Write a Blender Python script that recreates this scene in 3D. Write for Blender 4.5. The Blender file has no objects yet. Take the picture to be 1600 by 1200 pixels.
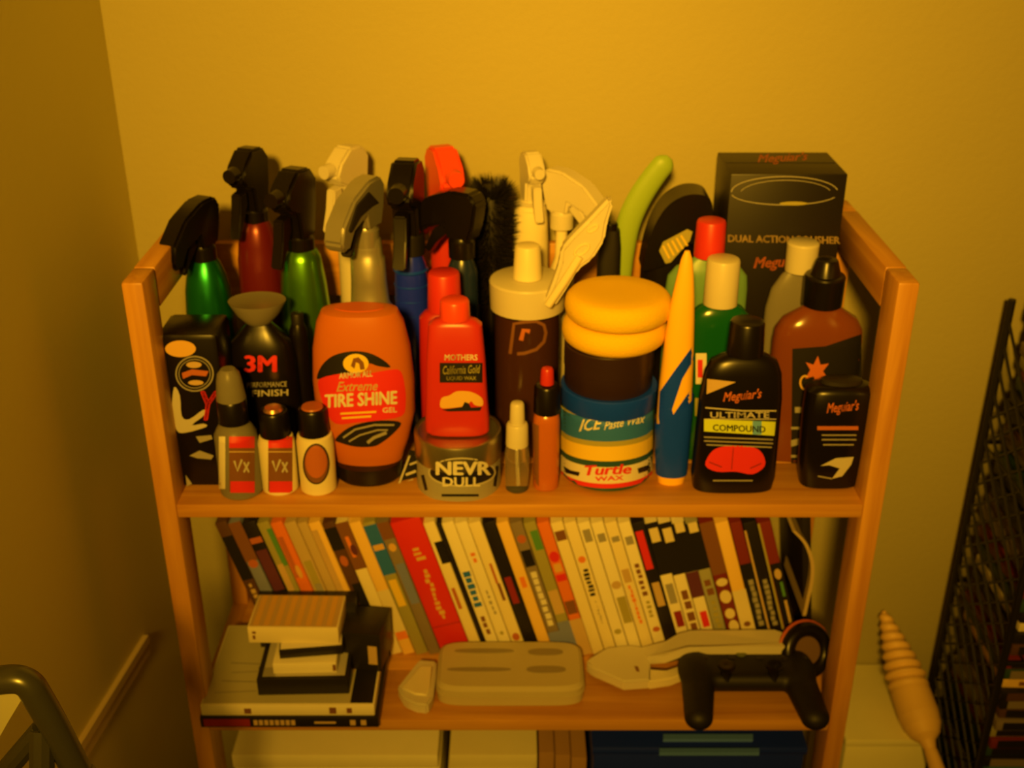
import bpy, bmesh, math, random
from mathutils import Vector, Matrix
from mathutils.geometry import delaunay_2d_cdt
random.seed(7)
S = bpy.context.scene
COL = S.collection
# ------------------------------------------------------------------ camera, world, lamps, exposure
F = 1800.0; TH = math.radians(26.2)
CT, ST = math.cos(TH), math.sin(TH)
CAM = (-0.00758, -0.96244, 1.4058)
cd = bpy.data.cameras.new('camera'); cam = bpy.data.objects.new('camera', cd); COL.objects.link(cam)
cam.location = CAM; cam.rotation_euler = (math.pi/2 - TH, 0, 0)
cd.sensor_width = 36; cd.lens = 36*F/1600; cd.clip_start = .02
cd.dof.use_dof = True; cd.dof.focus_distance = 0.8; cd.dof.aperture_fstop = 8.0
S.camera = cam
w = bpy.data.worlds.new('world'); S.world = w; w.use_nodes = True
w.node_tree.nodes['Background'].inputs[0].default_value = (1, .47, .03, 1)
w.node_tree.nodes['Background'].inputs[1].default_value = 0.07
LAMPCOL = (1.0, .50, .030)
def lamp(name, loc, target, size, power, spread=180):
    ld = bpy.data.lights.new(name, 'AREA'); ld.shape = 'DISK'; ld.size = size; ld.energy = power
    ld.color = LAMPCOL; ld.spread = math.radians(spread)
    o = bpy.data.objects.new(name, ld); COL.objects.link(o); o.location = loc
    o.rotation_euler = (Vector(target)-Vector(loc)).to_track_quat('-Z', 'Y').to_euler()
    return o
lamp('shaded_room_lamp', (-.20, -2.05, 2.0), (0.05, .27, 1.20), .22, 6.9, 49)
S.view_settings.view_transform = 'Standard'; S.view_settings.look = 'None'
S.view_settings.gamma = 1; S.view_settings.use_curve_mapping = False
S.view_settings.exposure = 0.0

# ------------------------------------------------------------------ calibrated helpers
ZT, BT = .80, .015          # top shelf surface, board thickness
ZM = .525                   # middle shelf surface
ZB = .25
YW, XL = .27, -.43          # back wall, left wall
def ray(u, v):
    a = (u-800)/F; b = (v-600)/F
    return Vector((a, CT-b*ST, -ST-b*CT))
C0 = Vector(CAM)
def ony(u, v, y):
    r = ray(u, v); t = (y-C0.y)/r.y; return C0+r*t
def onz(u, v, z):
    r = ray(u, v); t = (z-C0.z)/r.z; return C0+r*t
def onx(u, v, x):
    r = ray(u, v); t = (x-C0.x)/r.x; return C0+r*t
def depth(p): return (p[1]-C0.y)*CT-(p[2]-C0.z)*ST

# ------------------------------------------------------------------ materials
MATS = {}
def M(name, col, rough=.45, metal=0., trans=0., noise=0., nscale=40., bump=0., bscale=300., sub=0., ior=1.45, coat=0.):
    if name in MATS: return MATS[name]
    m = bpy.data.materials.new(name); m.use_nodes = True; nt = m.node_tree; b = nt.nodes['Principled BSDF']
    b.inputs['Base Color'].default_value = (*col, 1); b.inputs['Roughness'].default_value = rough
    b.inputs['Metallic'].default_value = metal; b.inputs['Transmission Weight'].default_value = trans
    b.inputs['IOR'].default_value = ior; b.inputs['Coat Weight'].default_value = coat
    if sub:
        b.inputs['Subsurface Weight'].default_value = sub; b.inputs['Subsurface Scale'].default_value = .01
    tc = nt.nodes.new('ShaderNodeTexCoord')
    n = nt.nodes.new('ShaderNodeTexNoise'); n.inputs['Scale'].default_value = nscale; n.inputs['Detail'].default_value = 4
    nt.links.new(tc.outputs['Object'], n.inputs['Vector'])
    mx = nt.nodes.new('ShaderNodeMix'); mx.data_type = 'RGBA'; mx.blend_type = 'MULTIPLY'
    nz = noise if noise else .06
    mx.inputs[0].default_value = nz
    mx.inputs[6].default_value = (*col, 1); nt.links.new(n.outputs['Fac'], mx.inputs[7])
    nt.links.new(mx.outputs[2], b.inputs['Base Color'])
    if bump:
        n2 = nt.nodes.new('ShaderNodeTexNoise'); n2.inputs['Scale'].default_value = bscale; n2.inputs['Detail'].default_value = 3
        nt.links.new(tc.outputs['Object'], n2.inputs['Vector'])
        bp = nt.nodes.new('ShaderNodeBump'); bp.inputs['Strength'].default_value = bump; bp.inputs['Distance'].default_value = .002
        nt.links.new(n2.outputs['Fac'], bp.inputs['Height']); nt.links.new(bp.outputs['Normal'], b.inputs['Normal'])
    MATS[name] = m; return m
def wood(name, c1, c2, axis='x'):
    if name in MATS: return MATS[name]
    m = bpy.data.materials.new(name); m.use_nodes = True; nt = m.node_tree; b = nt.nodes['Principled BSDF']
    b.inputs['Roughness'].default_value = .42
    tc = nt.nodes.new('ShaderNodeTexCoord'); mp = nt.nodes.new('ShaderNodeMapping')
    sc = {'x': (2.5, 42, 42), 'y': (42, 2.5, 42), 'z': (42, 42, 2.5)}[axis]
    mp.inputs['Scale'].default_value = sc
    nt.links.new(tc.outputs['Object'], mp.inputs['Vector'])
    n = nt.nodes.new('ShaderNodeTexNoise'); n.inputs['Scale'].default_value = 1.6; n.inputs['Detail'].default_value = 6
    n.inputs['Distortion'].default_value = .6
    nt.links.new(mp.outputs[0], n.inputs['Vector'])
    r = nt.nodes.new('ShaderNodeValToRGB'); r.color_ramp.elements[0].position = .33; r.color_ramp.elements[1].position = .68
    r.color_ramp.elements[0].color = (*c1, 1); r.color_ramp.elements[1].color = (*c2, 1)
    nt.links.new(n.outputs['Fac'], r.inputs[0]); nt.links.new(r.outputs[0], b.inputs['Base Color'])
    bp = nt.nodes.new('ShaderNodeBump'); bp.inputs['Strength'].default_value = .15; bp.inputs['Distance'].default_value = .001
    nt.links.new(n.outputs['Fac'], bp.inputs['Height']); nt.links.new(bp.outputs['Normal'], b.inputs['Normal'])
    MATS[name] = m; return m
WC1, WC2 = (.46, .20, .025), (.66, .335, .05)
WX, WY, WZ = wood('pine_x', WC1, WC2, 'x'), wood('pine_y', WC1, WC2, 'y'), wood('pine_z', WC1, WC2, 'z')
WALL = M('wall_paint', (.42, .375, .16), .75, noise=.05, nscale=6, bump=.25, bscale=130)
WALL2 = M('wall_paint_lightened', (.80, .73, .24), .8, noise=.05, nscale=6, bump=.08, bscale=130)  # same paint as the back wall, colour lightened to offset weaker light
BLACK = M('black_plastic', (.006, .004, .004), .3)
BLACKM = M('black_matte', (.008, .006, .005), .55)
DARK = M('dark_plastic', (.02, .016, .012), .45)
WHITE = M('white_plastic', (.66, .61, .50), .38)
CREAM = M('cream_plastic', (.80, .72, .50), .45)
PAPER = M('paper_white', (.95, .92, .66), .8)
RED = M('red_plastic', (.56, .03, .02), .33)
REDCAP = M('red_cap', (.62, .03, .022), .4)
DKRED = M('dark_red_translucent', (.16, .012, .02), .3, metal=.3)
ORANGE = M('orange_plastic', (.56, .145, .010), .36)
SPONGE = M('yellow_foam', (1.0, .64, .01), .9, bump=.5, bscale=900, noise=.12, nscale=600)
YELLOW = M('yellow_plastic', (1.0, .56, .03), .4)
GREEN = M('green_metallic', (.02, .30, .07), .3, metal=.85)
LGREEN = M('leaf_green_metallic', (.14, .42, .02), .28, metal=.85)
DGREEN = M('dark_green_plastic', (.006, .10, .02), .2)
LIME = M('lime_plastic', (.30, .46, .06), .45)
PALEG = M('pale_green_plastic', (.22, .45, .22), .35, trans=.3)
BLUE = M('blue_plastic', (.010, .028, 1.0), .28)
DBLUE = M('dark_blue_plastic', (.006, .06, 1.0), .35)
NAVY = M('navy_plastic', (.006, .022, .45), .45)
SILVER = M('silver_paint', (.42, .40, .36), .32, metal=.6)
TIN = M('tin_metal', (.62, .58, .50), .28, metal=.95, noise=.1)
CHROME = M('brushed_metal', (.5, .48, .42), .35, metal=.9)
AMBER = M('amber_liquid', (.72, .20, .03), .22, trans=.35)
AMBER2 = M('amber_shoulder', (.30, .08, .02), .18, trans=.35)
CLEAR = M('clear_plastic', (.86, .84, .78), .10, trans=.92, ior=1.2)
FROST = M('frosted_plastic', (.62, .54, .34), .42, trans=.15, ior=1.2)
SMOKE = M('smoky_plastic', (.30, .28, .24), .35, trans=.35, ior=1.3)
# ink colours for flat print
def ink(name, col): return M('ink_'+name, col, .5)
I = {k: ink(k, c) for k, c in dict(white=(.78, .74, .66), red=(.75, .03, .03), orange=(.85, .24, .03), black=(.012, .010, .010), gold=(.75, .45, .10),
     yellow=(.85, .60, .05), blue=(.01, .1, 1.0), teal=(.03, .17, .8), green=(.10, .30, .08), grey=(.35, .33, .30), silver=(.55, .52, .46),
     brown=(.22, .09, .03), tan=(.60, .42, .20), meg=(.62, .16, .05), olive=(.40, .36, .10), skyblue=(.15, .40, 1.0), plum=(.12, .03, .07),
     lime=(.62, .75, .05), cream=(.78, .68, .42), sage=(.56, .53, .36), dkred=(.28, .02, .02), slate=(.20, .24, .6), rust=(.50, .14, .04)).items()}

# ------------------------------------------------------------------ mesh helpers
def link(name, me, mat, parent=None, loc=None, smooth=True, ang=35):
    o = bpy.data.objects.new(name, me); COL.objects.link(o)
    if mat is not None: me.materials.clear(); me.materials.append(mat)
    if smooth:
        me.shade_smooth(); me.set_sharp_from_angle(angle=math.radians(ang))
    if parent is not None: o.parent = parent
    if loc is not None: o.location = loc
    return o
def tag(o, label=None, cat=None, group=None, kind=None):
    if label: o['label'] = label
    if cat: o['category'] = cat
    if group: o['group'] = group
    if kind: o['kind'] = kind
    return o
def thing(name, label, cat, loc, group=None, rz=0):
    o = bpy.data.objects.new(name, None); COL.objects.link(o); o.location = loc; o.rotation_euler = (0, 0, rz)
    o.empty_display_size = .02
    return tag(o, label, cat, group)
def fin(bm, name, mat, parent=None, loc=None, smooth=True, ang=35):
    bmesh.ops.recalc_face_normals(bm, faces=bm.faces)
    me = bpy.data.meshes.new(name); bm.to_mesh(me); bm.free()
    return link(name, me, mat, parent, loc, smooth, ang)
def box_bm(bm, x0, x1, y0, y1, z0, z1, bev=.0, seg=2, mat=None):
    r = bmesh.ops.create_cube(bm, size=1)
    vs = r['verts']
    for v in vs:
        v.co = Vector(((x0+x1)/2+v.co.x*(x1-x0), (y0+y1)/2+v.co.y*(y1-y0), (z0+z1)/2+v.co.z*(z1-z0)))
        if mat is not None: v.co = mat @ v.co
    if bev:
        es = {e for v in vs for e in v.link_edges}
        bmesh.ops.bevel(bm, geom=list(es), offset=bev, segments=seg, affect='EDGES', profile=.5)
    return bm
def box(name, mat, x0, x1, y0, y1, z0, z1, parent=None, bev=.001, m=None):
    bm = bmesh.new(); box_bm(bm, x0, x1, y0, y1, z0, z1, bev, mat=m)
    return fin(bm, name, mat, parent)
def ring(rx, ry, z, cx=0, cy=0, n=2., N=36):
    out = []
    for i in range(N):
        a = 2*math.pi*i/N; c, s = math.cos(a), math.sin(a)
        out.append((cx+rx*math.copysign(abs(c)**(2/n), c), cy+ry*math.copysign(abs(s)**(2/n), s), z))
    return out
def loft_me(secs, N=36, cap=True):
    """secs: (z, rx, ry, cx, cy, n)"""
    vs, fs = [], []
    for s in secs:
        vs += ring(s[1], s[2], s[0], s[3], s[4], s[5], N)
    for k in range(len(secs)-1):
        for i in range(N):
            j = (i+1) % N
            fs.append((k*N+i, k*N+j, (k+1)*N+j, (k+1)*N+i))
    if cap:
        fs.append(tuple(reversed(range(N)))); fs.append(tuple((len(secs)-1)*N+i for i in range(N)))
    me = bpy.data.meshes.new('loft'); me.from_pydata(vs, [], fs); me.update(); return me
def loft(name, mat, secs, parent=None, N=36, ang=35, loc=None):
    return link(name, loft_me(secs, N), mat, parent, loc, True, ang)
def lathe(name, mat, prof, parent=None, loc=None, N=32, ang=35, cx=0, cy=0):
    return loft(name, mat, [(z, r, r, cx, cy, 2.) for z, r in prof], parent, N, ang, loc)
def extr(name, mat, pts, thick, parent=None, bev=.0015, M4=None, ang=35, seg=2):
    """pts in (x,z) side plane, extruded along y by thick, centred; M4 transforms"""
    bm = bmesh.new()
    a = [bm.verts.new((x, -thick/2, z)) for x, z in pts]
    f = bm.faces.new(a)
    r = bmesh.ops.extrude_face_region(bm, geom=[f])
    for v in r['geom']:
        if isinstance(v, bmesh.types.BMVert): v.co.y += thick
    if bev: bmesh.ops.bevel(bm, geom=list(bm.edges), offset=bev, segments=seg, affect='EDGES')
    if M4 is not None: bmesh.ops.transform(bm, matrix=M4, verts=bm.verts)
    return fin(bm, name, mat, parent, ang=ang)
def tube_bm(bm, pts, r, n=8, closed=False):
    pts = [Vector(p) for p in pts]; rings = []
    for i, p in enumerate(pts):
        a = pts[max(i-1, 0)] if not closed else pts[i-1]
        b = pts[min(i+1, len(pts)-1)] if not closed else pts[(i+1) % len(pts)]
        d = (b-a).normalized(); up = Vector((0, 1, 0)) if abs(d.y) < .7 else Vector((0, 0, 1))
        s = d.cross(up).normalized(); t = s.cross(d)
        rr = r[i] if isinstance(r, (list, tuple)) else r
        rings.append([bm.verts.new(p+(s*math.cos(q)+t*math.sin(q))*rr) for q in (2*math.pi*k/n for k in range(n))])
    m = len(rings)
    for i in range(m if closed else m-1):
        A, B = rings[i], rings[(i+1) % m]
        for k in range(n): bm.faces.new((A[k], A[(k+1) % n], B[(k+1) % n], B[k]))
    if not closed:
        bm.faces.new(rings[0][::-1]); bm.faces.new(rings[-1])
def tube(name, mat, pts, r, parent=None, n=8, closed=False):
    bm = bmesh.new(); tube_bm(bm, pts, r, n, closed); return fin(bm, name, mat, parent)
def smooth_path(pts, k=6):
    P = [Vector(p) for p in pts]; out = []
    for i in range(len(P)-1):
        p0 = P[max(i-1, 0)]; p1 = P[i]; p2 = P[i+1]; p3 = P[min(i+2, len(P)-1)]
        for j in range(k):
            t = j/k
            out.append(.5*((2*p1)+(-p0+p2)*t+(2*p0-5*p1+4*p2-p3)*t*t+(-p0+3*p1-3*p2+p3)*t**3))
    out.append(P[-1]); return out

# ------------------------------------------------------------------ flat print laid on a surface
def flat_poly(pts, step):
    xs = [p[0] for p in pts]; ys = [p[1] for p in pts]
    V = [Vector(p) for p in pts]; n = len(V); E = [(i, (i+1) % n) for i in range(n)]
    # refine the outline
    VV = []
    for i in range(n):
        a, b = V[i], V[(i+1) % n]; m = max(1, int((b-a).length/step))
        for k in range(m): VV.append(a+(b-a)*(k/m))
    E = [(i, (i+1) % len(VV)) for i in range(len(VV))]
    x = min(xs)+step/2
    while x < max(xs):
        y = min(ys)+step/2
        while y < max(ys):
            VV.append(Vector((x, y))); y += step
        x += step
    r = delaunay_2d_cdt(VV, E, [list(range(len(E)))], 1, 1e-5)
    return [tuple(v) for v in r[0]], [tuple(f) for f in r[2]]
FONTC = {}
def text2d(s, bold=.0, shear=0.):
    key = (s, bold, shear)
    if key in FONTC: return FONTC[key]
    cu = bpy.data.curves.new('t', 'FONT'); cu.body = s; cu.shear = shear; cu.resolution_u = 2; cu.fill_mode = 'FRONT'
    o = bpy.data.objects.new('t', cu); COL.objects.link(o)
    dg = bpy.context.evaluated_depsgraph_get(); me = bpy.data.meshes.new_from_object(o.evaluated_get(dg))
    vs = [(v.co.x, v.co.y) for v in me.vertices]; fs = [tuple(p.vertices) for p in me.polygons]
    bpy.data.objects.remove(o); bpy.data.curves.remove(cu); bpy.data.meshes.remove(me)
    x0 = min(v[0] for v in vs); x1 = max(v[0] for v in vs); y0 = min(v[1] for v in vs); y1 = max(v[1] for v in vs)
    if bold > .005:                       # heavier strokes: shifted copies of the same outline
        n = len(vs); k = bold*.8; b0, f0 = list(vs), list(fs)
        for dx, dy in ((k, 0), (-k, 0), (0, k*.6), (0, -k*.6)):
            o = len(vs); vs += [(x+dx, y+dy) for x, y in b0]; fs += [tuple(i+o for i in f) for f in f0]
    vs = [((x-x0)/(x1-x0), (y-y0)/(y1-y0)) for x, y in vs]
    FONTC[key] = (vs, fs); return FONTC[key]
def T(s, x0, y0, x1, y1, skew=0, bold=.02, shear=0.):
    """text whose box runs from baseline-left (x0,y0) to right (x1, ...) ; y1 = top at left; skew = rise of the right end (in px, up positive)"""
    vs, fs = text2d(s, bold, shear)
    return [(x0+(x1-x0)*a, y0+(y1-y0)*b-skew*a) for a, b in vs], fs
def R(x0, y0, x1, y1, skew=0, step=7):
    return flat_poly([(x0, y0), (x1, y0-skew), (x1, y1-skew), (x0, y1)], step)
def P(pts, step=7): return flat_poly(pts, step)
def EL(cx, cy, rx, ry, step=7, n=28, a0=0, a1=360):
    return flat_poly([(cx+rx*math.cos(math.radians(a0+(a1-a0)*i/n)), cy+ry*math.sin(math.radians(a0+(a1-a0)*i/n))) for i in range(n)], step)
def RING(cx, cy, rx, ry, w, n=36, a0=0, a1=360):
    vs, fs = [], []
    for i in range(n+1):
        a = math.radians(a0+(a1-a0)*i/n); c, s = math.cos(a), math.sin(a)
        vs += [(cx+rx*c, cy+ry*s), (cx+(rx-w)*c, cy+(ry-w)*s)]
        if i: fs.append((2*i-2, 2*i, 2*i+1, 2*i-1))
    return vs, fs
def LINE(pts, w):
    vs, fs = [], []
    for i, p in enumerate(pts):
        a = Vector(pts[max(i-1, 0)]); b = Vector(pts[min(i+1, len(pts)-1)]); d = (b-a).normalized(); n = Vector((-d.y, d.x))*w/2
        vs += [(p[0]+n.x, p[1]+n.y), (p[0]-n.x, p[1]-n.y)]
        if i: fs.append((2*i-2, 2*i, 2*i+1, 2*i-1))
    return vs, fs
def refine(pv, pf, L=6.0):
    """split long edges so the film follows a curved surface"""
    bm = bmesh.new(); V = [bm.verts.new((a, b, 0)) for a, b in pv]
    for f in pf:
        try: bm.faces.new([V[i] for i in f])
        except ValueError: pass
    bmesh.ops.triangulate(bm, faces=bm.faces[:])
    for _ in range(5):
        es = [e for e in bm.edges if e.calc_length() > L]
        if not es: break
        bmesh.ops.subdivide_edges(bm, edges=es, cuts=1); bmesh.ops.triangulate(bm, faces=bm.faces[:])
    bm.verts.index_update()
    r = [(v.co.x, v.co.y) for v in bm.verts], [tuple(v.index for v in f.verts) for f in bm.faces]
    bm.free(); return r
def PS(pts, step=6):
    q = smooth_path([(a, b, 0) for a, b in [pts[-1]]+list(pts)+[pts[0], pts[1]]], 3)
    return flat_poly([(p.x, p.y) for p in q[3:-4]], step)
def BAND(uc, hw, vt, vb, st, sb, step=6):
    """strip round a cylinder: edges vt/vb at the sides, sagging by st/sb in the middle"""
    n = 16; X = [-.985+1.97*i/n for i in range(n+1)]
    top = [(uc+hw*x, vt+st*math.sqrt(1-x*x)) for x in X]; bot = [(uc+hw*x, vb+sb*math.sqrt(1-x*x)) for x in X]
    return flat_poly(top+bot[::-1], step)
def decal(parent, name, mat, polys, hit, lift=1, label=None):
    """polys: list of (verts2d, faces); hit(a,b)->world point on the surface; printed film of .25 mm per layer"""
    base = parent_world(parent)
    vs, fs = [], []
    polys = [refine(pv, pf) for pv, pf in polys]
    for pv, pf in polys:
        o = len(vs)
        for a, b in pv:
            p = hit(a, b); d = (C0-p).normalized()
            vs.append(p+d*(.00035*lift)-base)
        fs += [tuple(i+o for i in f) for f in pf]
    me = bpy.data.meshes.new(name); me.from_pydata(vs, [], fs); me.update()
    o = link(name, me, mat, parent, None, False)
    if label: o['label'] = label
    return o
def parent_world(p):
    v = Vector((0, 0, 0))
    while p is not None: v += Vector(p.location); p = p.parent
    return v

# ------------------------------------------------------------------ bottles from measured outlines
class Body:
    """upright thing whose axis passes the pixel (u,v) at depth y; outline rows are (v, half width px)"""
    def __init__(s, y, u, v, base):
        s.y = y; p = ony(u, v, y); s.x = p.x; s.base = base; s.loc = Vector((p.x, y, base)); s.prof = None
    def z(s, v): return ony(800, v, s.y).z - s.base
    def r(s, v, hw):
        p = Vector((s.x, s.y, ony(800, v, s.y).z)); return hw*depth(p)/F
    def secs(s, rows, k=1., n=2., dx=0, dy=0, kmax=9, to_base=None):
        out = []
        for row in rows:
            v, hw = row[0], row[1]; nn = row[2] if len(row) > 2 else n
            rx = s.r(v, hw); out.append((s.z(v), rx, min(rx*k, kmax), dx, dy, nn))
        out.sort(key=lambda q: q[0])
        if to_base is not None:
            q = out[0]; out = [(0.0, to_base*q[1]-.002, to_base*q[2]-.002, dx, dy, q[5]), (.002, to_base*q[1], to_base*q[2], dx, dy, q[5])]+[o for o in out if o[0] > .003]
        return out
    def surf(s, secs):
        secs = sorted(secs, key=lambda q: q[0])
        def at(x, z):
            if z <= secs[0][0]: q = secs[0]; rx, ry, n = q[1], q[2], q[5]
            elif z >= secs[-1][0]: q = secs[-1]; rx, ry, n = q[1], q[2], q[5]
            else:
                for a, b in zip(secs, secs[1:]):
                    if a[0] <= z <= b[0]:
                        t = (z-a[0])/max(b[0]-a[0], 1e-9); rx = a[1]+(b[1]-a[1])*t; ry = a[2]+(b[2]-a[2])*t; n = a[5]+(b[5]-a[5])*t; break
            q = min(abs(x-secs[0][3])/max(rx, 1e-6), .985)
            return secs[0][4]-ry*(1-q**n)**(1/n)
        def hit(u, v):
            y = s.y-.02
            for _ in range(7):
                p = ony(u, v, y); y = .35*y+.65*(s.y+at(p.x-s.x, p.z-s.base))
            return ony(u, v, y)
        return hit
def planey(y): return lambda u, v: ony(u, v, y)
def planez(z): return lambda u, v: onz(u, v, z)

def trigger(parent, mat, z0, sc=1., yaw=0., style='std', lever=None, cap=None, tilt=0.):
    """sprayer head: collar, shroud, nozzle, trigger lever; x' is the nozzle direction"""
    Mx = Matrix.Translation((0, 0, z0)) @ Matrix.Rotation(math.radians(yaw), 4, 'Z') @ Matrix.Scale(sc, 4)
    lathe('collar', cap or mat, [(z0-.006*sc, .0145*sc), (z0+.012*sc, .0145*sc), (z0+.015*sc, .012*sc), (z0+.026*sc, .0105*sc)], parent, N=20)
    if style == 'std':
        pts = [(-.014, .012), (-.024, .030), (-.030, .055), (-.026, .066), (-.006, .072), (.030, .068), (.052, .058), (.056, .044), (.040, .038), (.026, .040), (.014, .030), (.013, .012)]
    elif style == 'hood':
        pts = [(-.015, .014), (-.022, .034), (-.026, .058), (-.018, .068), (.006, .068), (.038, .056), (.062, .034), (.068, .016), (.064, .006), (.052, .006), (.040, .022), (.016, .030), (.013, .014)]
    else:
        pts = [(-.012, .012), (-.018, .04), (-.022, .070), (-.012, .082), (.010, .084), (.028, .070), (.036, .056), (.030, .046), (.016, .040), (.013, .012)]
    extr('shroud', mat, pts, .024, parent, .003, Mx)
    if style == 'hood':
        extr('trigger_lever', lever or mat, [(.020, .030), (.034, .020), (.046, -.004), (.040, -.008), (.030, .006), (.014, .020)], .012, parent, .0015, Mx)
    else:
        extr('trigger_lever', lever or mat, [(.022, .042), (.036, .040), (.040, .018), (.048, -.006), (.043, -.008), (.032, .010), (.022, .026)], .012, parent, .0015, Mx)
        nz = .052 if style == 'std' else .034; zz = .051 if style == 'std' else .062
        bm = bmesh.new(); bmesh.ops.create_cone(bm, cap_ends=True, segments=16, radius1=.0085, radius2=.0075, depth=.012)
        bmesh.ops.transform(bm, matrix=Mx @ Matrix.Translation((nz+.005, 0, zz)) @ Matrix.Rotation(math.pi/2, 4, 'Y'), verts=bm.verts)
        fin(bm, 'nozzle', mat, parent)

def cap_part(parent, mat, b, v0, v1, hw0, hw1=None, name='cap', dx=0, dy=0, dome=False, ribs=False):
    """cap between pixel rows v0 (top) and v1 (bottom)"""
    hw1 = hw1 or hw0
    z1, z0 = b.z(v0), b.z(v1); r1, r0 = b.r(v0, hw0), b.r(v1, hw1); e = min(.0025, (z1-z0)*.15)
    secs = [(z0, r0), (z1-e, r1), (z1-e*.3, r1-e*.4), (z1, r1-e)]
    if dome: secs = [(z0, r0), (z0+(z1-z0)*.6, r1), (z0+(z1-z0)*.85, r1*.86), (z1, r1*.55)]
    me = loft_me([(z, r, r, dx, dy, 2.) for z, r in secs], 32)
    if ribs:
        n = 32
        for v in me.vertices:
            k = round(math.atan2(v.co.y-dy, v.co.x-dx)/(2*math.pi)*n) % 2
            if k and v.co.z < z1-e*1.1: v.co.x = dx+(v.co.x-dx)*.95; v.co.y = dy+(v.co.y-dy)*.95
    return link(name, me, mat, parent, None, True, 30)

#@@STRUCTURE
# ------------------------------------------------------------------ room
def struct(name, mat, *a, **k):
    o = box(name, mat, *a, bev=0, **k); o['kind'] = 'structure'; return o
struct('floor', M('carpet', (.30, .22, .13), .95, bump=.8, bscale=500, noise=.3, nscale=300), XL-.1, 1.6, -1.9, YW+.1, -.05, 0)
struct('wall_back', WALL, XL-.1, 1.6, YW, YW+.1, 0, 2.45)
struct('wall_left', WALL2, XL-.1, XL, -1.9, YW, 0, 2.45)
# sloping moulding strip on the left wall
a = onx(224, 992, XL); b = onx(120, 1158, XL); d = (b-a)
bm = bmesh.new()
for off, th, pr in ((0, .010, .006), (-.012, .014, .004)):
    q = [a+Vector((0, 0, off)), b+d*.6+Vector((0, 0, off))]
    vv = []
    for p in q:
        for dx, dz in ((0, 0), (pr, 0), (pr, -th), (0, -th)): vv.append(bm.verts.new((XL+dx, p.y, p.z+dz)))
    for i in range(4): bm.faces.new((vv[i], vv[(i+1) % 4], vv[4+(i+1) % 4], vv[4+i]))
    bm.faces.new(vv[:4]); bm.faces.new(vv[4:])
o = fin(bm, 'trim_1', M('trim_paint', (.80, .66, .40), .5), smooth=False); o['kind'] = 'structure'

# ------------------------------------------------------------------ bookcase
HW = .3375; PW = .020; PD = .040; BD = .25; ZTOP = 1.033
bc = thing('bookcase', 'light pine wooden bookcase with slatted sides standing against the yellow wall', 'bookcase', (0, .125, 0))
def bpart(name, mat, x0, x1, y0, y1, z0, z1, bev=.0015, par=None):
    bm = bmesh.new(); box_bm(bm, x0, x1, y0-.125, y1-.125, z0, z1, bev); return fin(bm, name, mat, par or bc)
for s in (-1, 1):
    xa, xb = (HW, HW+PW) if s > 0 else (-HW-PW, -HW)
    bpart('post', WZ, xa, xb, 0, PD, 0, ZTOP, .003)
    bpart('post', WZ, xa, xb, BD-PD, BD, 0, ZTOP, .003)
    bpart('side_rail', WY, xa, xb, PD, BD-PD, ZTOP-.040, ZTOP, .002)
    bpart('side_rail', WY, xa, xb, PD, BD-PD, ZT-BT-.018, ZT-.002, .002)
    bpart('side_rail', WY, xa, xb, PD, BD-PD, ZM-BT-.018, ZM-.002, .002)
    bpart('side_rail', WY, xa, xb, PD, BD-PD, ZB-BT-.018, ZB-.002, .002)
bpart('back_slat', WX, -HW, HW, BD-.012, BD, .925, .987, .002)
bpart('back_slat', WX, -HW, HW, BD-.012, BD, .66, .70, .002)
for z in (ZT, ZM, ZB):
    sh = thing('shelf_board', None, None, (0, 0, 0)); sh.parent = bc
    nb = 3; g = .0015; wdt = (BD-g*(nb-1))/nb
    for k in range(nb):
        y0 = k*(wdt+g)
        p = bpart('plank', WX, -HW, HW, y0, y0+wdt, z-BT, z, .0012, sh)

# ------------------------------------------------------------------ top shelf, back row: sprayers
def spray_bottle(label, y, u, v, rows, mat, k=1., n=2.2, head=None, hv=None, hmat=None, sc=1., yaw=200, style='std', lever=None, group='spray bottles at the back of the top shelf', to_base=1., capm=None, neck=None, name='spray_bottle'):
    b = Body(y, u, v, ZT); t = thing(name, label, 'spray bottle', b.loc, group)
    secs = b.secs(rows, k, n, to_base=to_base); loft('bottle', mat, secs, t)
    if hv is not None: trigger(t, hmat, b.z(hv), sc, yaw, style, lever, capm)
    return b, t, secs
b, t, s = spray_bottle('green spray bottle with a broad drooping black trigger head, far left of the back row', .150, 322, 430,
    [(402, 18), (412, 24), (430, 30), (450, 34), (490, 37), (600, 38)], GREEN, hv=402, hmat=BLACK, sc=.90, yaw=248, style='hood')
b, t, s = spray_bottle('dark red spray bottle with a tall black trigger head, second from the left', .185, 398, 330,
    [(336, 12), (342, 19), (358, 26), (380, 30), (398, 32), (402, 33), (460, 34), (600, 34)], DKRED, hv=345, hmat=BLACK, sc=.93, yaw=252, style='tall')
b, t, s = spray_bottle('green spray bottle with a yellow-lit side and a narrow black trigger head', .165, 471, 400,
    [(384, 18), (392, 26), (402, 30), (440, 35), (500, 39), (600, 40)], LGREEN, hv=388, hmat=BLACK, sc=1.02, yaw=248, style='tall')
b, t, s = spray_bottle('spray bottle behind the silver-headed one with a white trigger head', .215, 549, 300,
    [(332, 13), (345, 20), (375, 26), (600, 27)], WHITE, hv=338, hmat=WHITE, sc=.92, yaw=238, style='tall', to_base=1.)
b, t, s = spray_bottle('silver grey spray bottle with a curved silver trigger head and long neck', .140, 572, 360,
    [(362, 14), (372, 22), (388, 24), (398, 24), (402, 27), (440, 28), (470, 30), (480, 36), (500, 44), (600, 46)], SILVER, k=.8, hv=374, hmat=SILVER, sc=.92, yaw=246, style='hood', lever=DARK)
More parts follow.
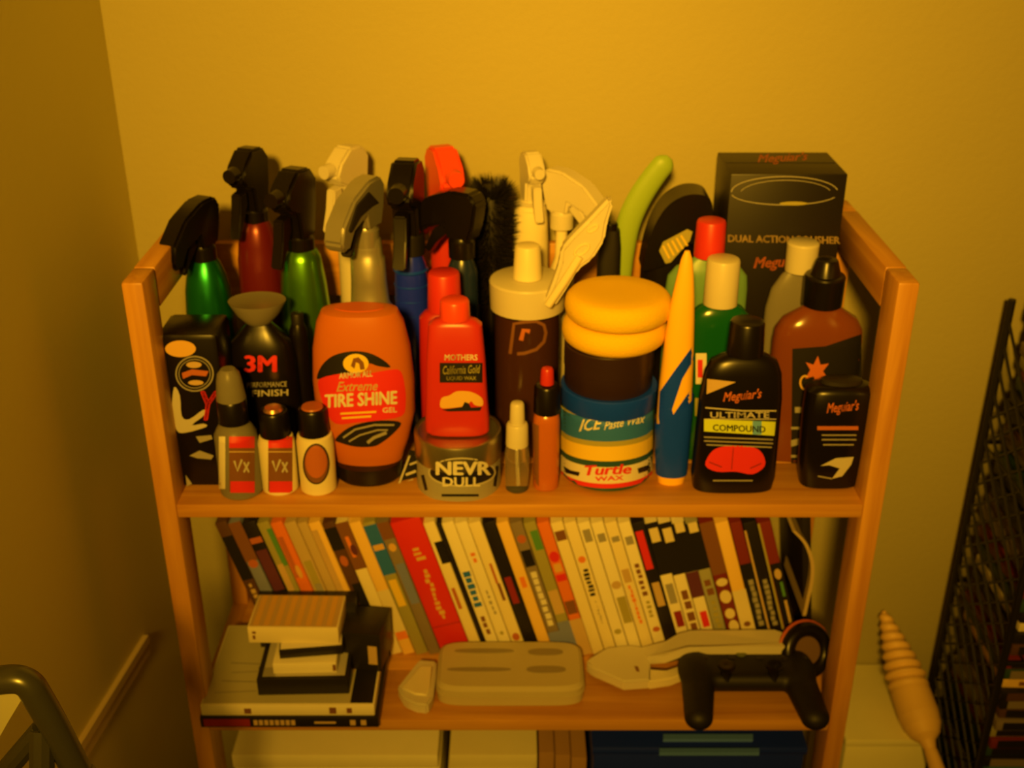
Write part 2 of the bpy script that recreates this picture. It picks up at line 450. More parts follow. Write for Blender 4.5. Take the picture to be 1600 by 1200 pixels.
extr('shroud_inlay', DARK, [(-.010, .040), (.010, .058), (.036, .050), (.055, .028), (.050, .024), (.030, .036), (.006, .040)], .027, t, .001,
     Matrix.Translation((0, 0, b.z(374))) @ Matrix.Rotation(math.radians(246), 4, 'Z') @ Matrix.Scale(.92, 4))
b, t, s = spray_bottle('blue spray bottle with a slim upright black trigger head', .165, 641, 400,
    [(385, 14), (395, 18), (412, 24), (440, 26), (520, 27), (600, 27)], BLUE, hv=385, hmat=BLACK, sc=1.10, yaw=262, style='tall', capm=BLACKM)
for kk in range(4):
    z = b.z(420+kk*22); lathe('grip_ridge', DBLUE, [(z-.002, b.r(440, 25)), (z, b.r(440, 27.5)), (z+.002, b.r(440, 25))], t, N=24)
b, t, s = spray_bottle('red bottle with a bright red trigger head behind the black sprayers', .218, 693, 320,
    [(342, 12), (350, 18), (372, 22), (600, 22)], RED, hv=360, hmat=M('bright_red', (.85, .07, .02), .35), sc=1.1, yaw=290, style='tall')
b, t, s = spray_bottle('dark blue spray bottle with a black trigger head slanting down to the right', .150, 722, 400,
    [(395, 14), (405, 18), (420, 24), (480, 25), (600, 25)], M('ink_blue_bottle', (.012, .025, .09), .25), hv=392, hmat=BLACK, sc=.95, yaw=148, style='hood')

# round tyre brush with black bristles
y = .200; p = ony(766, 380, y); bz = ZT
t = thing('bristle_brush', 'round black bristle brush standing head up among the spray bottles', 'brush', (p.x, y, bz))
ztop = ony(764, 268, y).z-bz; zbot = ony(764, 390, y).z-bz
tube('handle', BLACK, [(0, 0, 0), (0, 0, zbot*.5), (0, 0, zbot)], [.014, .012, .013], t, 12)
lathe('core', BLACKM, [(zbot-.02, .010), (zbot+.01, .014), (ztop-.03, .016), (ztop-.015, .008)], t, N=16)
bm = bmesh.new()
for i in range(2200):
    a = random.uniform(0, 2*math.pi); zz = random.uniform(zbot-.06, ztop-.03); up = random.uniform(-.1, .35)
    if i < 600: zz = ztop-.03; up = random.uniform(.3, 3)
    d = Vector((math.cos(a), math.sin(a), up)).normalized(); st = Vector((math.cos(a)*.008, math.sin(a)*.008, zz)); en = st+d*random.uniform(.022, .029)
    sd = d.cross(Vector((0, 0, 1))).normalized()*.001; s2 = d.cross(sd).normalized()*.001
    q = [bm.verts.new(st+sd), bm.verts.new(st-sd*.5+s2), bm.verts.new(st-sd*.5-s2), bm.verts.new(en)]
    for f in ((0, 1, 3), (1, 2, 3), (2, 0, 3)): bm.faces.new([q[j] for j in f])
o = fin(bm, 'bristles', BLACKM, t, smooth=False); o['kind'] = 'stuff'

# white cluster
b, t, s = spray_bottle('white spray bottle with ribbed collar behind the white-lidded jar, left of the two', .213, 829, 330,
    [(312, 15), (320, 24), (340, 27), (372, 28), (600, 28)], CREAM, hv=326, hmat=WHITE, sc=.74, yaw=285, style='tall')
for kk in range(6):
    z = b.z(316+kk*9); lathe('collar_ring', WHITE, [(z-.0022, b.r(320, 20)), (z, b.r(320, 26-kk*.0)), (z+.0022, b.r(320, 20))], t, N=24)
b, t, s = spray_bottle('white spray bottle whose head points right behind the white-lidded jar', .205, 878, 340,
    [(345, 9), (360, 9), (400, 10), (430, 20), (600, 26)], CREAM, hv=348, hmat=WHITE, sc=.85, yaw=-38, style='hood')

# loose white sprayer part leaning between jar lid and sponges
yy = .088; p0 = ony(900, 395, yy)
t = thing('loose_sprayer_head', 'loose white plastic sprayer head leaning against the yellow sponges', 'sprayer head', (p0.x, yy, p0.z))
pts = [(952, 304), (958, 314), (948, 345), (944, 372), (925, 402), (902, 418), (886, 446), (866, 476), (853, 477), (851, 468), (866, 430), (874, 405), (876, 385), (892, 366), (918, 340)]
PP = [ony(u, v, yy)-p0 for u, v in pts]
extr('shell', WHITE, [(q.x, q.z) for q in PP], .018, t, .0035, seg=3)
for (u, v, ru, rv) in ((908, 385, 10, 7), (925, 352, 7, 4)):
    c = ony(u, v, yy)-p0; bm = bmesh.new()
    n = 18; k1 = ru/1500; k2 = rv/1500
    tube_bm(bm, [(c.x+k1*math.cos(2*math.pi*i/n)+k1*.0, -.0095, c.z+k2*math.sin(2*math.pi*i/n)+k1*.5*math.cos(2*math.pi*i/n)) for i in range(n)], .0014, 6, True)
    fin(bm, 'raised_rim', CREAM, t)
e0 = ony(856, 470, yy)-p0; e1 = ony(905, 395, yy)-p0
tube('feed_pipe', CREAM, [(e0.x, -.011, e0.z), ((e0.x+e1.x)/2, -.012, (e0.z+e1.z)/2), (e1.x, -.010, e1.z)], .0042, t, 10)

# lime handle brush
yb = .185
c = [ony(u, v, yb) for u, v in ((968, 440), (972, 400), (981, 352), (998, 312), (1022, 275), (1046, 246))]
base = Vector((c[0].x-.012, yb, ZT))
t = thing('lime_handled_brush', 'brush with a curved lime green handle standing behind the yellow sponges', 'brush', base)
path = smooth_path([(0, 0, .03)]+[(q.x-base.x, 0, q.z-ZT) for q in c], 5)
nn = len(path); bm = bmesh.new(); rings = []
for i, q in enumerate(path):
    a = path[max(i-1, 0)]; bb = path[min(i+1, nn-1)]; d = (bb-a).normalized(); sd = Vector((d.z, 0, -d.x)); e = min(1, (nn-1-i)/2.5+.35)
    hw = (.0105+.0022*math.sin(i/nn*3))*e
    rings.append([bm.verts.new(q+sd*hw*math.cos(x)+Vector((0, 1, 0))*.006*e*math.sin(x)) for x in (2*math.pi*k/14 for k in range(14))])
for A, B in zip(rings, rings[1:]):
    for k in range(14): bm.faces.new((A[k], A[(k+1) % 14], B[(k+1) % 14], B[k]))
bm.faces.new(rings[0]); bm.faces.new(rings[-1]); fin(bm, 'handle', LIME, t)
box('brush_head', BLACKM, -.012, .012, -.02, .02, 0, .035, t, .003)

# black sprayer/brush with a rounded top
y = .205; b = Body(y, 1045, 380, ZT)
t = thing('round_topped_bottle', 'black bottle with a big rounded head and striped yellow-green label, left of the red cap', 'bottle', b.loc)
secs = b.secs([(352, 26, 2.4), (372, 38, 2.4), (420, 42, 2.4), (600, 42, 2.4)], .55, 2.4, to_base=1.)
loft('bottle', BLACK, secs, t)
c = [ony(u, v, y)-b.loc for u, v in ((1000, 412), (1008, 372), (1022, 335), (1042, 308), (1070, 294), (1098, 296), (1108, 312), (1106, 345), (1096, 368), (1060, 372), (1040, 400))]
c = smooth_path(c+[c[0]], 4)[:-1]
extr('rounded_head', BLACK, [(q.x, q.z) for q in c], .040, t, 0, Matrix.Translation((0, -.004, 0)), ang=50)
yl = y-.026
def hh(u, v): return ony(u, v, yl)
decal(t, 'label', I['olive'], [P([(1030, 392), (1036, 378), (1074, 358), (1082, 362), (1078, 376), (1048, 410), (1040, 412)])], hh, 1)
decal(t, 'label_stripes', I['yellow'], [LINE([(1036+i*7, 384-i*4), (1046+i*7, 404-i*5)], 3) for i in range(5)], hh, 2)
y = .17; b = Body(y, 952, 385, ZT)
t = thing('black_flask', 'plain black flat-topped bottle showing just left of the lime green handle', 'bottle', b.loc)
loft('bottle', BLACKM, b.secs([(358, 15, 3), (385, 18, 3), (600, 19, 3)], .8, 3, to_base=1.), t); cap_part(t, BLACK, b, 347, 358, 12)

# ------------------------------------------------------------------ boxed kit at the right
yf = .152; p0 = ony(1142, 272, yf); p1 = ony(1325, 272, yf); zt = p0.z
cxb = (p0.x+p1.x)/2; hwb = (p1.x-p0.x)/2
t = thing('boxed_kit', 'tall black cardboard box with red script and a car outline on its front', 'box', (cxb, yf, ZT))
dp = .083; H = zt-ZT
box('carton', M('black_card', (.010, .007, .005), .42), -hwb, hwb, 0, dp, 0, H, t, .0012)
ht = planez(zt); hf = planey(yf-.0002)
decal(t, 'lid_lettering', I['meg'], [T("Meguiar's", 1184, 258, 1262, 241, 4, .02, .3)], ht, 1)
decal(t, 'car_outline', I['grey'], [RING(1226, 300, 84, 25, 1.8, 30, 180, 352), RING(1226, 302, 84, 19, 1.8, 30, 20, 172), RING(1228, 303, 72, 22, 1.2, 30, 190, 345)], hf, 1)
decal(t, 'car_highlight', I['olive'], [EL(1240, 318, 22, 3)], hf, 2)
decal(t, 'front_lettering', I['tan'], [T("DUAL ACTION POLISHER", 1138, 378, 1312, 367, -3, .03)], hf, 1)
decal(t, 'front_script', I['meg'], [T("Meguiar's", 1178, 424, 1262, 402, 4, .03, .3)], hf, 1)
bm = bmesh.new(); box_bm(bm, -hwb+.002, hwb-.002, dp/2-.0003, dp/2+.0003, H, H+.0004, 0); fin(bm, 'lid_seam', BLACKM, t)

# ------------------------------------------------------------------ top shelf, middle row
# black oblong container, far left
b = Body(.060, 312, 640, ZT)
y = .060
pA = ony(240, 489, .085); pA.x = ony(240, 500, .035).x
H = pA.z-ZT; x0 = pA.x; x1 = x0+.058
t = thing('black_canister', 'black oblong container with a gold crest, ring badge and red Y mark, far left', 'container', ((x0+x1)/2, .060, ZT))
hw = (x1-x0)/2
box('body', BLACK, -hw, hw, -.027, .027, 0, H, t, .006)
hf = planey(.060-.0272)
decal(t, 'gold_crest', I['gold'], [EL(282, 545, 24, 13)], hf, 1)
decal(t, 'badge_ring', I['grey'], [RING(304, 584, 30, 28, 2.2), RING(304, 584, 25, 23, 1.2)], hf, 1)
decal(t, 'badge_flash', I['rust'], [P([(284, 583), (300, 577), (326, 580), (322, 588), (300, 586), (286, 592)])], hf, 2)
decal(t, 'badge_lettering', I['tan'], [EL(303, 570, 12, 5), EL(306, 598, 12, 4)], hf, 2)
decal(t, 'white_swoosh', I['silver'], [PS([(272, 605), (281, 618), (284, 650), (296, 655), (318, 640), (320, 648), (300, 664), (318, 662), (322, 667), (290, 676), (276, 672), (269, 640)])], hf, 1)
decal(t, 'red_letter', I['red'], [T("Y", 314, 656, 341, 612, 0, .03, .2)], hf, 2)
decal(t, 'lower_print', I['grey'], [P([(296, 712), (312, 704), (334, 712), (330, 718), (308, 716)]), P([(290, 742), (300, 756), (292, 760)]), P([(306, 682), (330, 680), (332, 686), (312, 692)])], hf, 1)

# black bottle with red figure and letter on the front
b = Body(.092, 411, 560, ZT)
t = thing('black_detailer_bottle', 'black bottle marked 3M in red under a wide smoky grey cap', 'bottle', b.loc)
secs = b.secs([(500, 16), (510, 26), (530, 46), (556, 52), (600, 53), (700, 53)], .55, 2.6, to_base=.98); loft('bottle', BLACK, secs, t)
me = loft_me([(b.z(502), b.r(480, 20), b.r(480, 20), 0, 0, 2.), (b.z(488), b.r(480, 34), b.r(480, 32), 0, 0, 2.), (b.z(472), b.r(470, 44), b.r(470, 36), 0, 0, 2.), (b.z(469), b.r(470, 45), b.r(470, 37), 0, 0, 2.), (b.z(471), b.r(470, 38), b.r(470, 30), 0, 0, 2.)], 36)
link('cap', me, SMOKE, t)
h = b.surf(secs)
decal(t, 'emblem', I['red'], [T("3M", 383, 581, 431, 556, 0, .05)], h, 1, 'red 3M mark')
decal(t, 'lettering', I['silver'], [T("PERFORMANCE", 386, 606, 448, 598, 2, .01), T("FINISH", 394, 620, 450, 610, 2, .02)], h, 1)

# orange inverted bottle
b = Body(.058, 570, 620, ZT); OY = .6
t = thing('orange_gel_bottle', 'large orange squeeze bottle standing upside down on its black cap', 'bottle', b.loc)
secs = b.secs([(480, 52, 2.4), (484, 60, 2.4), (500, 68, 2.4), (540, 76, 2.3), (590, 79, 2.2), (640, 77, 2.2), (680, 66, 2.2), (704, 56, 2.1), (722, 50, 2.1)], .55)
secs[-1] = (secs[-1][0], secs[-1][1]*.86, secs[-1][2]*.8, 0, 0, 2.4)
loft('bottle', ORANGE, secs, t, N=44)
loft('base_dimple', M('orange_shade', (.62, .12, .01), .45), [(secs[-1][0]-.001, .024, .012, 0, 0, 2.), (secs[-1][0]+.0008, .024, .012, 0, 0, 2.)], t)
cs = [(0, b.r(750, 46), .024, 0, 0, 2.1), (.004, b.r(750, 49), .026, 0, 0, 2.1), (b.z(735), b.r(735, 52), .029, 0, 0, 2.1), (b.z(714), b.r(714, 53), .030, 0, 0, 2.1)]
loft('cap', BLACK, cs, t)
h = b.surf(secs)
decal(t, 'label', I['red'], [PS([(498, 594), (516, 585), (560, 586), (608, 578), (626, 580), (633, 606), (634, 630), (628, 650), (590, 657), (560, 660), (524, 662), (509, 640), (499, 612)])], h, 1, 'red printed panel')
decal(t, 'black_arch', I['black'], [PS([(495, 592), (502, 572), (520, 556), (548, 549), (575, 551), (598, 562), (610, 574), (590, 572), (575, 568), (556, 580), (530, 584), (510, 588)])], h, 2)
decal(t, 'crest', I['yellow'], [EL(556, 568, 20, 15, 5)], h, 3, 'yellow round crest')
decal(t, 'crest_figure', I['brown'], [P([(548, 572), (552, 560), (560, 558), (568, 566), (570, 577), (563, 578), (561, 568), (556, 566), (554, 576)], 5)], h, 4)
decal(t, 'brand_lettering', I['white'], [T("ARMOR ALL", 530, 592, 582, 583, 4, .03)], h, 4)
decal(t, 'script_lettering', I['tan'], [T("Extreme", 526, 612, 590, 597, 2, .02, .35)], h, 3)
decal(t, 'title_lettering', I['white'], [T("TIRE SHINE", 508, 637, 620, 617, 6, .05), T("GEL", 598, 645, 620, 637, 1, .03)], h, 4)
decal(t, 'small_lettering', I['yellow'], [R(532, 648, 588, 645, 3), R(534, 655, 580, 652, 3)], h, 3)
decal(t, 'tyre_print', I['black'], [PS([(524, 686), (545, 668), (575, 659), (605, 657), (627, 661), (614, 678), (596, 692), (582, 698), (555, 698), (532, 692)])], h, 1, 'black tyre picture')
decal(t, 'tyre_tread', I['grey'], [LINE([(536, 684), (555, 671), (585, 664), (616, 664)], 3), LINE([(545, 690), (562, 680), (590, 672), (606, 672)], 2.5), LINE([(574, 692), (584, 684), (604, 676)], 5)], h, 2)

# leaflet with silver lettering leaning behind the tin
q = [ony(u, v, yy2) for u, v, yy2 in ((618, 766, .036), (640, 704, .072), (668, 707, .078), (650, 769, .040))]
nleaf = (q[1]-q[0]).cross(q[3]-q[0])
def hleaf(u, v):
    r = ray(u, v); return C0+r*((q0_-C0).dot(nleaf)/r.dot(nleaf))
q0_ = q[0]
t = thing('folded_leaflet', 'small black leaflet with pale diagonal lettering behind the round metal tin', 'leaflet', q[0])
bm = bmesh.new(); a = [bm.verts.new(p-q[0]) for p in q]; f = bm.faces.new(a)
bmesh.ops.subdivide_edges(bm, edges=bm.edges[:], cuts=3, use_grid_fill=True)
for v in bm.verts: v.co.y += .0008*math.sin(v.co.x*220)
r = bmesh.ops.extrude_face_region(bm, geom=bm.faces[:])
for v in r['geom']:
    if isinstance(v, bmesh.types.BMVert): v.co.y += .0012
fin(bm, 'sheet', BLACKM, t)
decal(t, 'lettering', I['silver'], [LINE([(622, 760), (640, 712)], 3), LINE([(630, 756), (646, 750)], 4), LINE([(634, 742), (650, 736)], 4), LINE([(640, 726), (656, 720)], 3), LINE([(626, 764), (644, 762)], 3)], hleaf, 5)

# red bottles
def wax_bottle(label, y, u, vb, base, full, dz=0):
    b = Body(y, u, vb, base); t = thing('red_wax_bottle', label, 'bottle', b.loc, 'red bottles stacked by the tin')
    return b, t
b, t = wax_bottle('tall red bottle standing behind the smaller one that is on the tin', .100, 697, 560, ZT, 0)
secs = b.secs([(480, 18, 2.6), (486, 32, 2.8), (495, 40, 3), (560, 41, 3), (700, 40, 3)], .5, 3, to_base=.97); loft('bottle', M('deep_red_plastic', (.45, .015, .012), .35), secs, t)
cap_part(t, REDCAP, b, 424, 482, 25, 27, ribs=True)
b0 = Body(.047, 717, 740, ZT); ztin = b0.z(668)
b, t = wax_bottle('bright red bottle with a yellow car picture, standing on top of the metal tin', .040, 713, 580, ZT+ztin, 1)
secs = b.secs([(494, 18, 2.6), (499, 34, 3), (506, 42, 3.4), (560, 46, 3.6), (620, 48, 3.6), (650, 50, 3.4)], .42, 3.4)
secs = [(0, secs[0][1]*.93, secs[0][2]*.9, 0, 0, 3.), (.003, secs[0][1], secs[0][2], 0, 0, 3.4)]+[q for q in secs if q[0] > .004]
loft('bottle', RED, secs, t)
cap_part(t, M('bright_red', (.85, .07, .02), .35), b, 467, 496, 23, 24, ribs=True)
h = b.surf(secs)
decal(t, 'brand_lettering', I['white'], [T("MOTHERS", 695, 563, 746, 554, 0, .03)], h, 1)
decal(t, 'label', I['black'], [R(687, 598, 754, 567, 0)], h, 1, 'black label panel')
decal(t, 'label_lettering', I['olive'], [T("California Gold", 692, 585, 750, 572, 2, .02, .2), T("LIQUID WAX", 698, 595, 744, 588, 0, .02)], h, 2)
decal(t, 'car_picture', I['gold'], [PS([(688, 636), (690, 622), (702, 618), (712, 612), (724, 611), (738, 613), (753, 622), (754, 634), (742, 633), (736, 627), (728, 634), (700, 638)])], h, 1, 'yellow sports car picture')
decal(t, 'car_shade', I['black'], [P([(690, 640), (722, 636), (726, 628), (732, 630), (736, 637), (753, 636), (750, 642), (700, 643)], 5)], h, 2)

# tin
b = b0; t = thing('polish_tin', 'round metal tin with black and silver lettering and a shiny lid', 'tin', b.loc)
r = b.r(740, 66)
lathe('can', TIN, [(0, r*.97), (.0015, r), (.004, r), (.005, r*.985), (b.z(708), r*.985)], t, N=48)
zl0, zl1 = b.z(707), ztin
lathe('lid', TIN, [(zl0, r*.99), (zl0+.001, r*1.015), (zl0+.004, r*1.02), (zl1-.003, r*1.02), (zl1-.0005, r*1.0), (zl1, r*.95), (zl1-.002, r*.93), (zl1-.002, 0.002)], t, N=48)
secs = [(0, r, r, 0, 0, 2.), (.2, r, r, 0, 0, 2.)]; h = b.surf(secs)
decal(t, 'label', I['grey'], [BAND(717, 66, 708, 762, 20, 22)], h, 1, 'grey and silver printed label')
decal(t, 'badge', I['black'], [EL(722, 738, 50, 20, 6)], h, 2)
decal(t, 'badge_ring', I['silver'], [RING(722, 738, 53, 23, 2.4)], h, 3)
decal(t, 'lettering', I['white'], [T("NEVR", 682, 742, 766, 722, 0, .05), T("DULL", 692, 760, 750, 746, 0, .04)], h, 4)
decal(t, 'arc_lettering', I['black'], [T("MAGIC WADDING", 668, 721, 726, 714, -7, .03), T("POLISH", 728, 727, 770, 720, 6, .03)], h, 2)
decal(t, 'side_print', I['black'], [LINE([(660, 742), (666, 766)], 5), LINE([(777, 728), (773, 760)], 5), R(690, 776, 748, 772)], h, 2)

# white-lidded jar
b = Body(.125, 824, 470, ZT)
t = thing('white_lidded_jar', 'dark jar with a wide white lid and a smaller white stopper on top', 'jar', b.loc)
secs = b.secs([(484, 50), (500, 51), (600, 50), (700, 50)], 1., 2., to_base=.98); loft('jar', M('dark_brown_jar', (.05, .018, .012), .2), secs, t)
cap_part(t, WHITE, b, 434, 478, 60, 58, name='lid', ribs=False)
cap_part(t, CREAM, b, 382, 433, 20, 23, name='stopper')
h = b.surf(secs)
decal(t, 'label_ring', I['rust'], [LINE([(790, 490), (810, 494), (838, 494), (860, 488)], 4)], h, 1)
decal(t, 'emblem', I['brown'], [LINE([(797, 553), (800, 530), (803, 506), (820, 503), (838, 502), (850, 508), (853, 520), (850, 534), (838, 546), (820, 552), (808, 553)], 5)], h, 1, 'brown letter-like outline')
decal(t, 'emblem_core', I['rust'], [LINE([(814, 532), (818, 516), (828, 518)], 7)], h, 2)

# wax jar, dark tin and two foam pads
b = Body(.070, 948, 690, ZT)
t = thing('wax_paste_jar', 'squat blue-labelled wax jar with a yellow band, under the two foam pads', 'jar', b.loc)
secs = b.secs([(624, 70), (632, 73), (700, 73), (744, 72)], 1., 2., to_base=.985); loft('jar', M('jar_blue', (.03, .09, .10), .3), secs, t, N=48)
r = b.r(630, 74); zl = b.z(622)
zc = b.z(596)
lathe('lid', DBLUE, [(zl-.002, r*.99), (zl, r*1.01), (zc-.001, r*1.01), (zc, r*.99), (zc, .004)], t, N=48)
h = b.surf(secs)
decal(t, 'label_sky', I['teal'], [BAND(948, 73, 630, 672, 22, 24)], h, 1, 'teal upper half of the label')
decal(t, 'label_band', I['yellow'], [BAND(948, 73, 674, 696, 23, 25)], h, 2, 'yellow-green band')
decal(t, 'label_edge', I['olive'], [BAND(948, 73, 667, 675, 23, 23)], h, 3)
decal(t, 'label_foot', I['white'], [BAND(948, 73, 705, 730, 25, 26)], h, 1, 'white strip at the foot')
decal(t, 'foot_line', I['red'], [BAND(948, 72.5, 730, 737, 26, 26)], h, 2)
decal(t, 'turtle_lettering', I['red'], [T("Turtle", 914, 743, 986, 728, 3, .05, .2), T("WAX", 930, 752, 974, 745, 2, .04)], h, 3)
decal(t, 'foot_mark', I['black'], [P([(880, 728), (892, 735), (906, 738), (904, 744), (884, 739)])], h, 3); decal(t, 'foot_mark', I['black'], [P([(996, 732), (1014, 726), (1016, 734), (998, 740)])], h, 3)
decal(t, 'ice_lettering', I['white'], [T("ICE", 905, 674, 942, 656, 4, .03, .4), T("Paste Wax", 944, 672, 1008, 659, 12, .02, .4)], h, 4)
decal(t, 'label_rim', I['olive'], [BAND(948, 73, 629, 632, 22, 22)], h, 2)
# dark tin on the lid
zt0 = ZT+zc; bt = Body(.070, 950, 590, zt0)
t = thing('dark_wax_tin', 'plain dark round tin sandwiched between the jar lid and the foam pads', 'tin', bt.loc)
r2 = bt.r(570, 69); zh = ony(800, 531, .070).z-zt0
lathe('tin', M('dark_tin', (.03, .014, .016), .35), [(0, r2*.98), (.0015, r2), (zh*.45, r2), (zh*.46, r2*1.015), (zh-.0015, r2*1.015), (zh, r2*.99)], t, N=44)
# pads
def pad(label, v0, v1, hw, u, dy, base):
    bq = Body(.070+dy, u, (v0+v1)/2, base); hgt = ony(800, v0, .07+dy).z-base
    r = bq.r((v0+v1)/2, hw); H = hgt
    pr = [(0, r*.80), (H*.06, r*.90), (H*.22, r*.975), (H*.5, r), (H*.78, r*.975), (H*.93, r*.91), (H, r*.82), (H*1.01, r*.5), (H*1.012, .002)]
    o = link('foam_pad', loft_me([(z, q, q, 0, 0, 2.) for z, q in pr], 48), SPONGE, None, bq.loc)
    tag(o, label, 'sponge', 'round yellow foam applicator pads'); return base+H*1.012
zb = pad('lower of the two stacked round yellow foam pads', 494, 531, 82, 960, 0, zt0+zh)
pad('upper of the two stacked round yellow foam pads', 455, 494, 84, 966, -.002, zb)

# yellow and blue brush, upright
b = Body(.046, 1053, 700, ZT)
t = thing('yellow_blue_scrub_tool', 'upright yellow tool with a blue rubber grip, between foam pads and black bottle', 'cleaning tool', b.loc)
rows = [(752, 21), (735, 23), (700, 25), (650, 27), (600, 26), (550, 24), (500, 21), (460, 17), (430, 13), (405, 9), (392, 4)]
secs = []
for v, hw in rows:
    secs.append((b.z(v), b.r(v, hw), b.r(v, hw)*.75, (700-v)*.0000, 0, 2.2))
# axis drifts right towards the tip
ctr = {752: 1048, 735: 1049, 700: 1050, 650: 1053, 600: 1056, 550: 1060, 500: 1064, 460: 1068, 430: 1071, 405: 1073, 392: 1074}
secs = [(z, rx, ry, ony(ctr[v], v, .046).x-b.x, 0, 2.2) for (z, rx, ry, _, _, _), (v, _) in zip(secs, rows)]
secs = [(0, secs[0][1]*.96, secs[0][2]*.96, secs[0][3], 0, 2.2)]+[s_ for s_ in secs if s_[0] > .001]
loft('handle', YELLOW, secs, t)
def cut_grip(secs, z0, z1, grow):
    out = [s_ for s_ in secs if z0 < s_[0] < z1]
    def at(z):
        for a, c in zip(secs, secs[1:]):
            if a[0] <= z <= c[0]:
                q = (z-a[0])/(c[0]-a[0]); return tuple(a[i]+(c[i]-a[i])*q for i in range(6))
        return secs[-1]
    N = 14; return [(z, at(z)[1]+grow, at(z)[2]+grow, at(z)[3], 0, 2.2) for z in [z0+(z1-z0)*i/N for i in range(N+1)]]
g = cut_grip(secs, b.z(738), b.z(640), .0012)
me = loft_me(g, 40, cap=False)
# the grip's upper rim rises to the right, as a slanted cut
zt_, zb_ = b.z(640), b.z(738)
for v in me.vertices:
    q = (v.co.z-zb_)/(zt_-zb_); v.co.z += q*q*(.006+.95*(v.co.x-.002))*.9; v.co.y -= .0002
sol = link('rubber_grip', me, DBLUE, t)
# diagonal blue wing
def hz(u, v):
    p = ony(u, v, .046); z = p.z-ZT; k = None
    for a, c in zip(secs, secs[1:]):
        if a[0] <= z <= c[0]:
            q = (z-a[0])/(c[0]-a[0]); k = tuple(a[i]+(c[i]-a[i])*q for i in range(6)); break
    k = k or secs[-1]; xx = min(abs(p.x-b.x-k[3])/k[1], .97)
    return ony(u, v, .046-(k[2]+.0012)*(1-xx**2.2)**(1/2.2))
decal(t, 'grip_wing', DBLUE, [P([(1029, 650), (1031, 612), (1052, 582), (1083, 540), (1084, 562), (1066, 592), (1050, 640), (1052, 648), (1082, 605), (1080, 640), (1074, 680), (1032, 680)], 6)], hz, 2)

# small clear pump bottle and amber bottle
b = Body(.030, 808, 740, ZT)
t = thing('mini_pump_bottle', 'tiny clear spray bottle with a slim white pump top, right of the tin', 'bottle', b.loc)
secs = b.secs([(692, 12), (697, 17), (706, 19), (770, 19)], 1., 2., to_base=.95); loft('bottle', CLEAR, secs, t)
cap_part(t, WHITE, b, 660, 694, 17, 18, name='collar', ribs=True); cap_part(t, WHITE, b, 628, 660, 11, 12, name='pump_head')
tube('dip_tube', WHITE, [(0, 0, b.z(700)), (0, 0, b.z(715)), (.001, 0, .006)], .0016, t)
b = Body(.036, 853, 720, ZT)
t = thing('amber_mini_bottle', 'small amber bottle with a black cap, between the pump bottle and the wax jar', 'bottle', b.loc)
secs = b.secs([(640, 14), (645, 19), (655, 21), (770, 21)], 1., 2.4, to_base=.95); loft('bottle', AMBER, secs, t)
cap_part(t, BLACK, b, 600, 642, 20, 21)
cap_part(t, RED, b, 574, 599, 10, 11, name='tip')
h = b.surf(secs); decal(t, 'label', I['brown'], [P([(832, 660), (842, 665), (842, 760), (834, 752)]), ], h, 1)

# three mini bottles at the left front
def mini(label, u, y, rows, mat, name):
    b = Body(y, u, 720, ZT); t = thing(name, label, 'bottle', b.loc, 'small sample bottles at the left front')
    secs = b.secs(rows, 1., 2., to_base=.96); loft('bottle', mat, secs, t); return b, t, secs, b.surf(secs)
def badge_label(t, h, u, w):
    x0, x1 = u-w, u+w
    decal(t, 'label', I['brown'], [R(x0, 768, x1, 684)], h, 1, 'red and brown printed label')
    decal(t, 'label_top', I['red'], [R(x0, 700, x1, 682)], h, 2); decal(t, 'label_foot', I['red'], [R(x0+2, 770, x1, 752)], h, 2)
    decal(t, 'label_line', I['tan'], [LINE([(x0, 706), (x1, 706)], 2)], h, 2)
    decal(t, 'label_mark', I['silver'], [LINE([(u-12, 720), (u-7, 736), (u, 718)], 3.5), LINE([(u+3, 722), (u+11, 738)], 3), LINE([(u+11, 722), (u+3, 738)], 3)], h, 3)
b, t, s, h = mini('small clear bottle with a grey domed cap and red label, leftmost of the sample bottles', 373, .027, [(656, 14), (664, 26), (676, 33), (780, 34)], SMOKE, 'sample_bottle')
cap_part(t, BLACK, b, 622, 657, 23, 24); cap_part(t, SMOKE, b, 576, 622, 20, 23, name='dome_cap', dome=True)
badge_label(t, h, 378, 20); decal(t, 'label_side', I['white'], [R(342, 764, 352, 682)], h, 1)
b, t, s, h = mini('white sample bottle with black cap and red label, middle of the three', 435, .032, [(674, 16), (680, 26), (688, 29), (770, 29)], CREAM, 'sample_bottle')
cap_part(t, BLACK, b, 640, 677, 23, 24); lathe('cap_top', M('cap_highlight_copper', (.7, .35, .2), .3, .8), [(b.z(640)-.0005, .010), (b.z(636), .008), (b.z(635), .001)], t)  # copper disc paints the warm highlight on top of the cap
badge_label(t, h, 438, 19)
b, t, s, h = mini('white sample bottle with an oval brown picture, rightmost of the three', 495, .032, [(672, 17), (678, 27), (686, 29), (770, 29)], CREAM, 'sample_bottle')
cap_part(t, BLACK, b, 636, 675, 23, 24); lathe('cap_top', M('dull_orange', (.45, .12, .03), .4), [(b.z(636)-.0005, .011), (b.z(634), .010), (b.z(633.6), .001)], t)
decal(t, 'label', I['brown'], [EL(494, 725, 21, 32, 6)], h, 1, 'dark oval picture'); decal(t, 'label_figure', I['rust'], [EL(494, 722, 17, 25, 6)], h, 2)
decal(t, 'label_ring', I['black'], [RING(494, 725, 21, 32, 2)], h, 3)
# dark bottle filling the gap left of the orange one
b = Body(.105, 470, 560, ZT)
t = thing('black_slim_bottle', 'slim plain black bottle in the gap left of the orange bottle', 'bottle', b.loc)
loft('bottle', BLACK, b.secs([(505, 10), (515, 14), (530, 15), (700, 15)], 1., 2., to_base=.98), t); cap_part(t, BLACKM, b, 488, 507, 10)

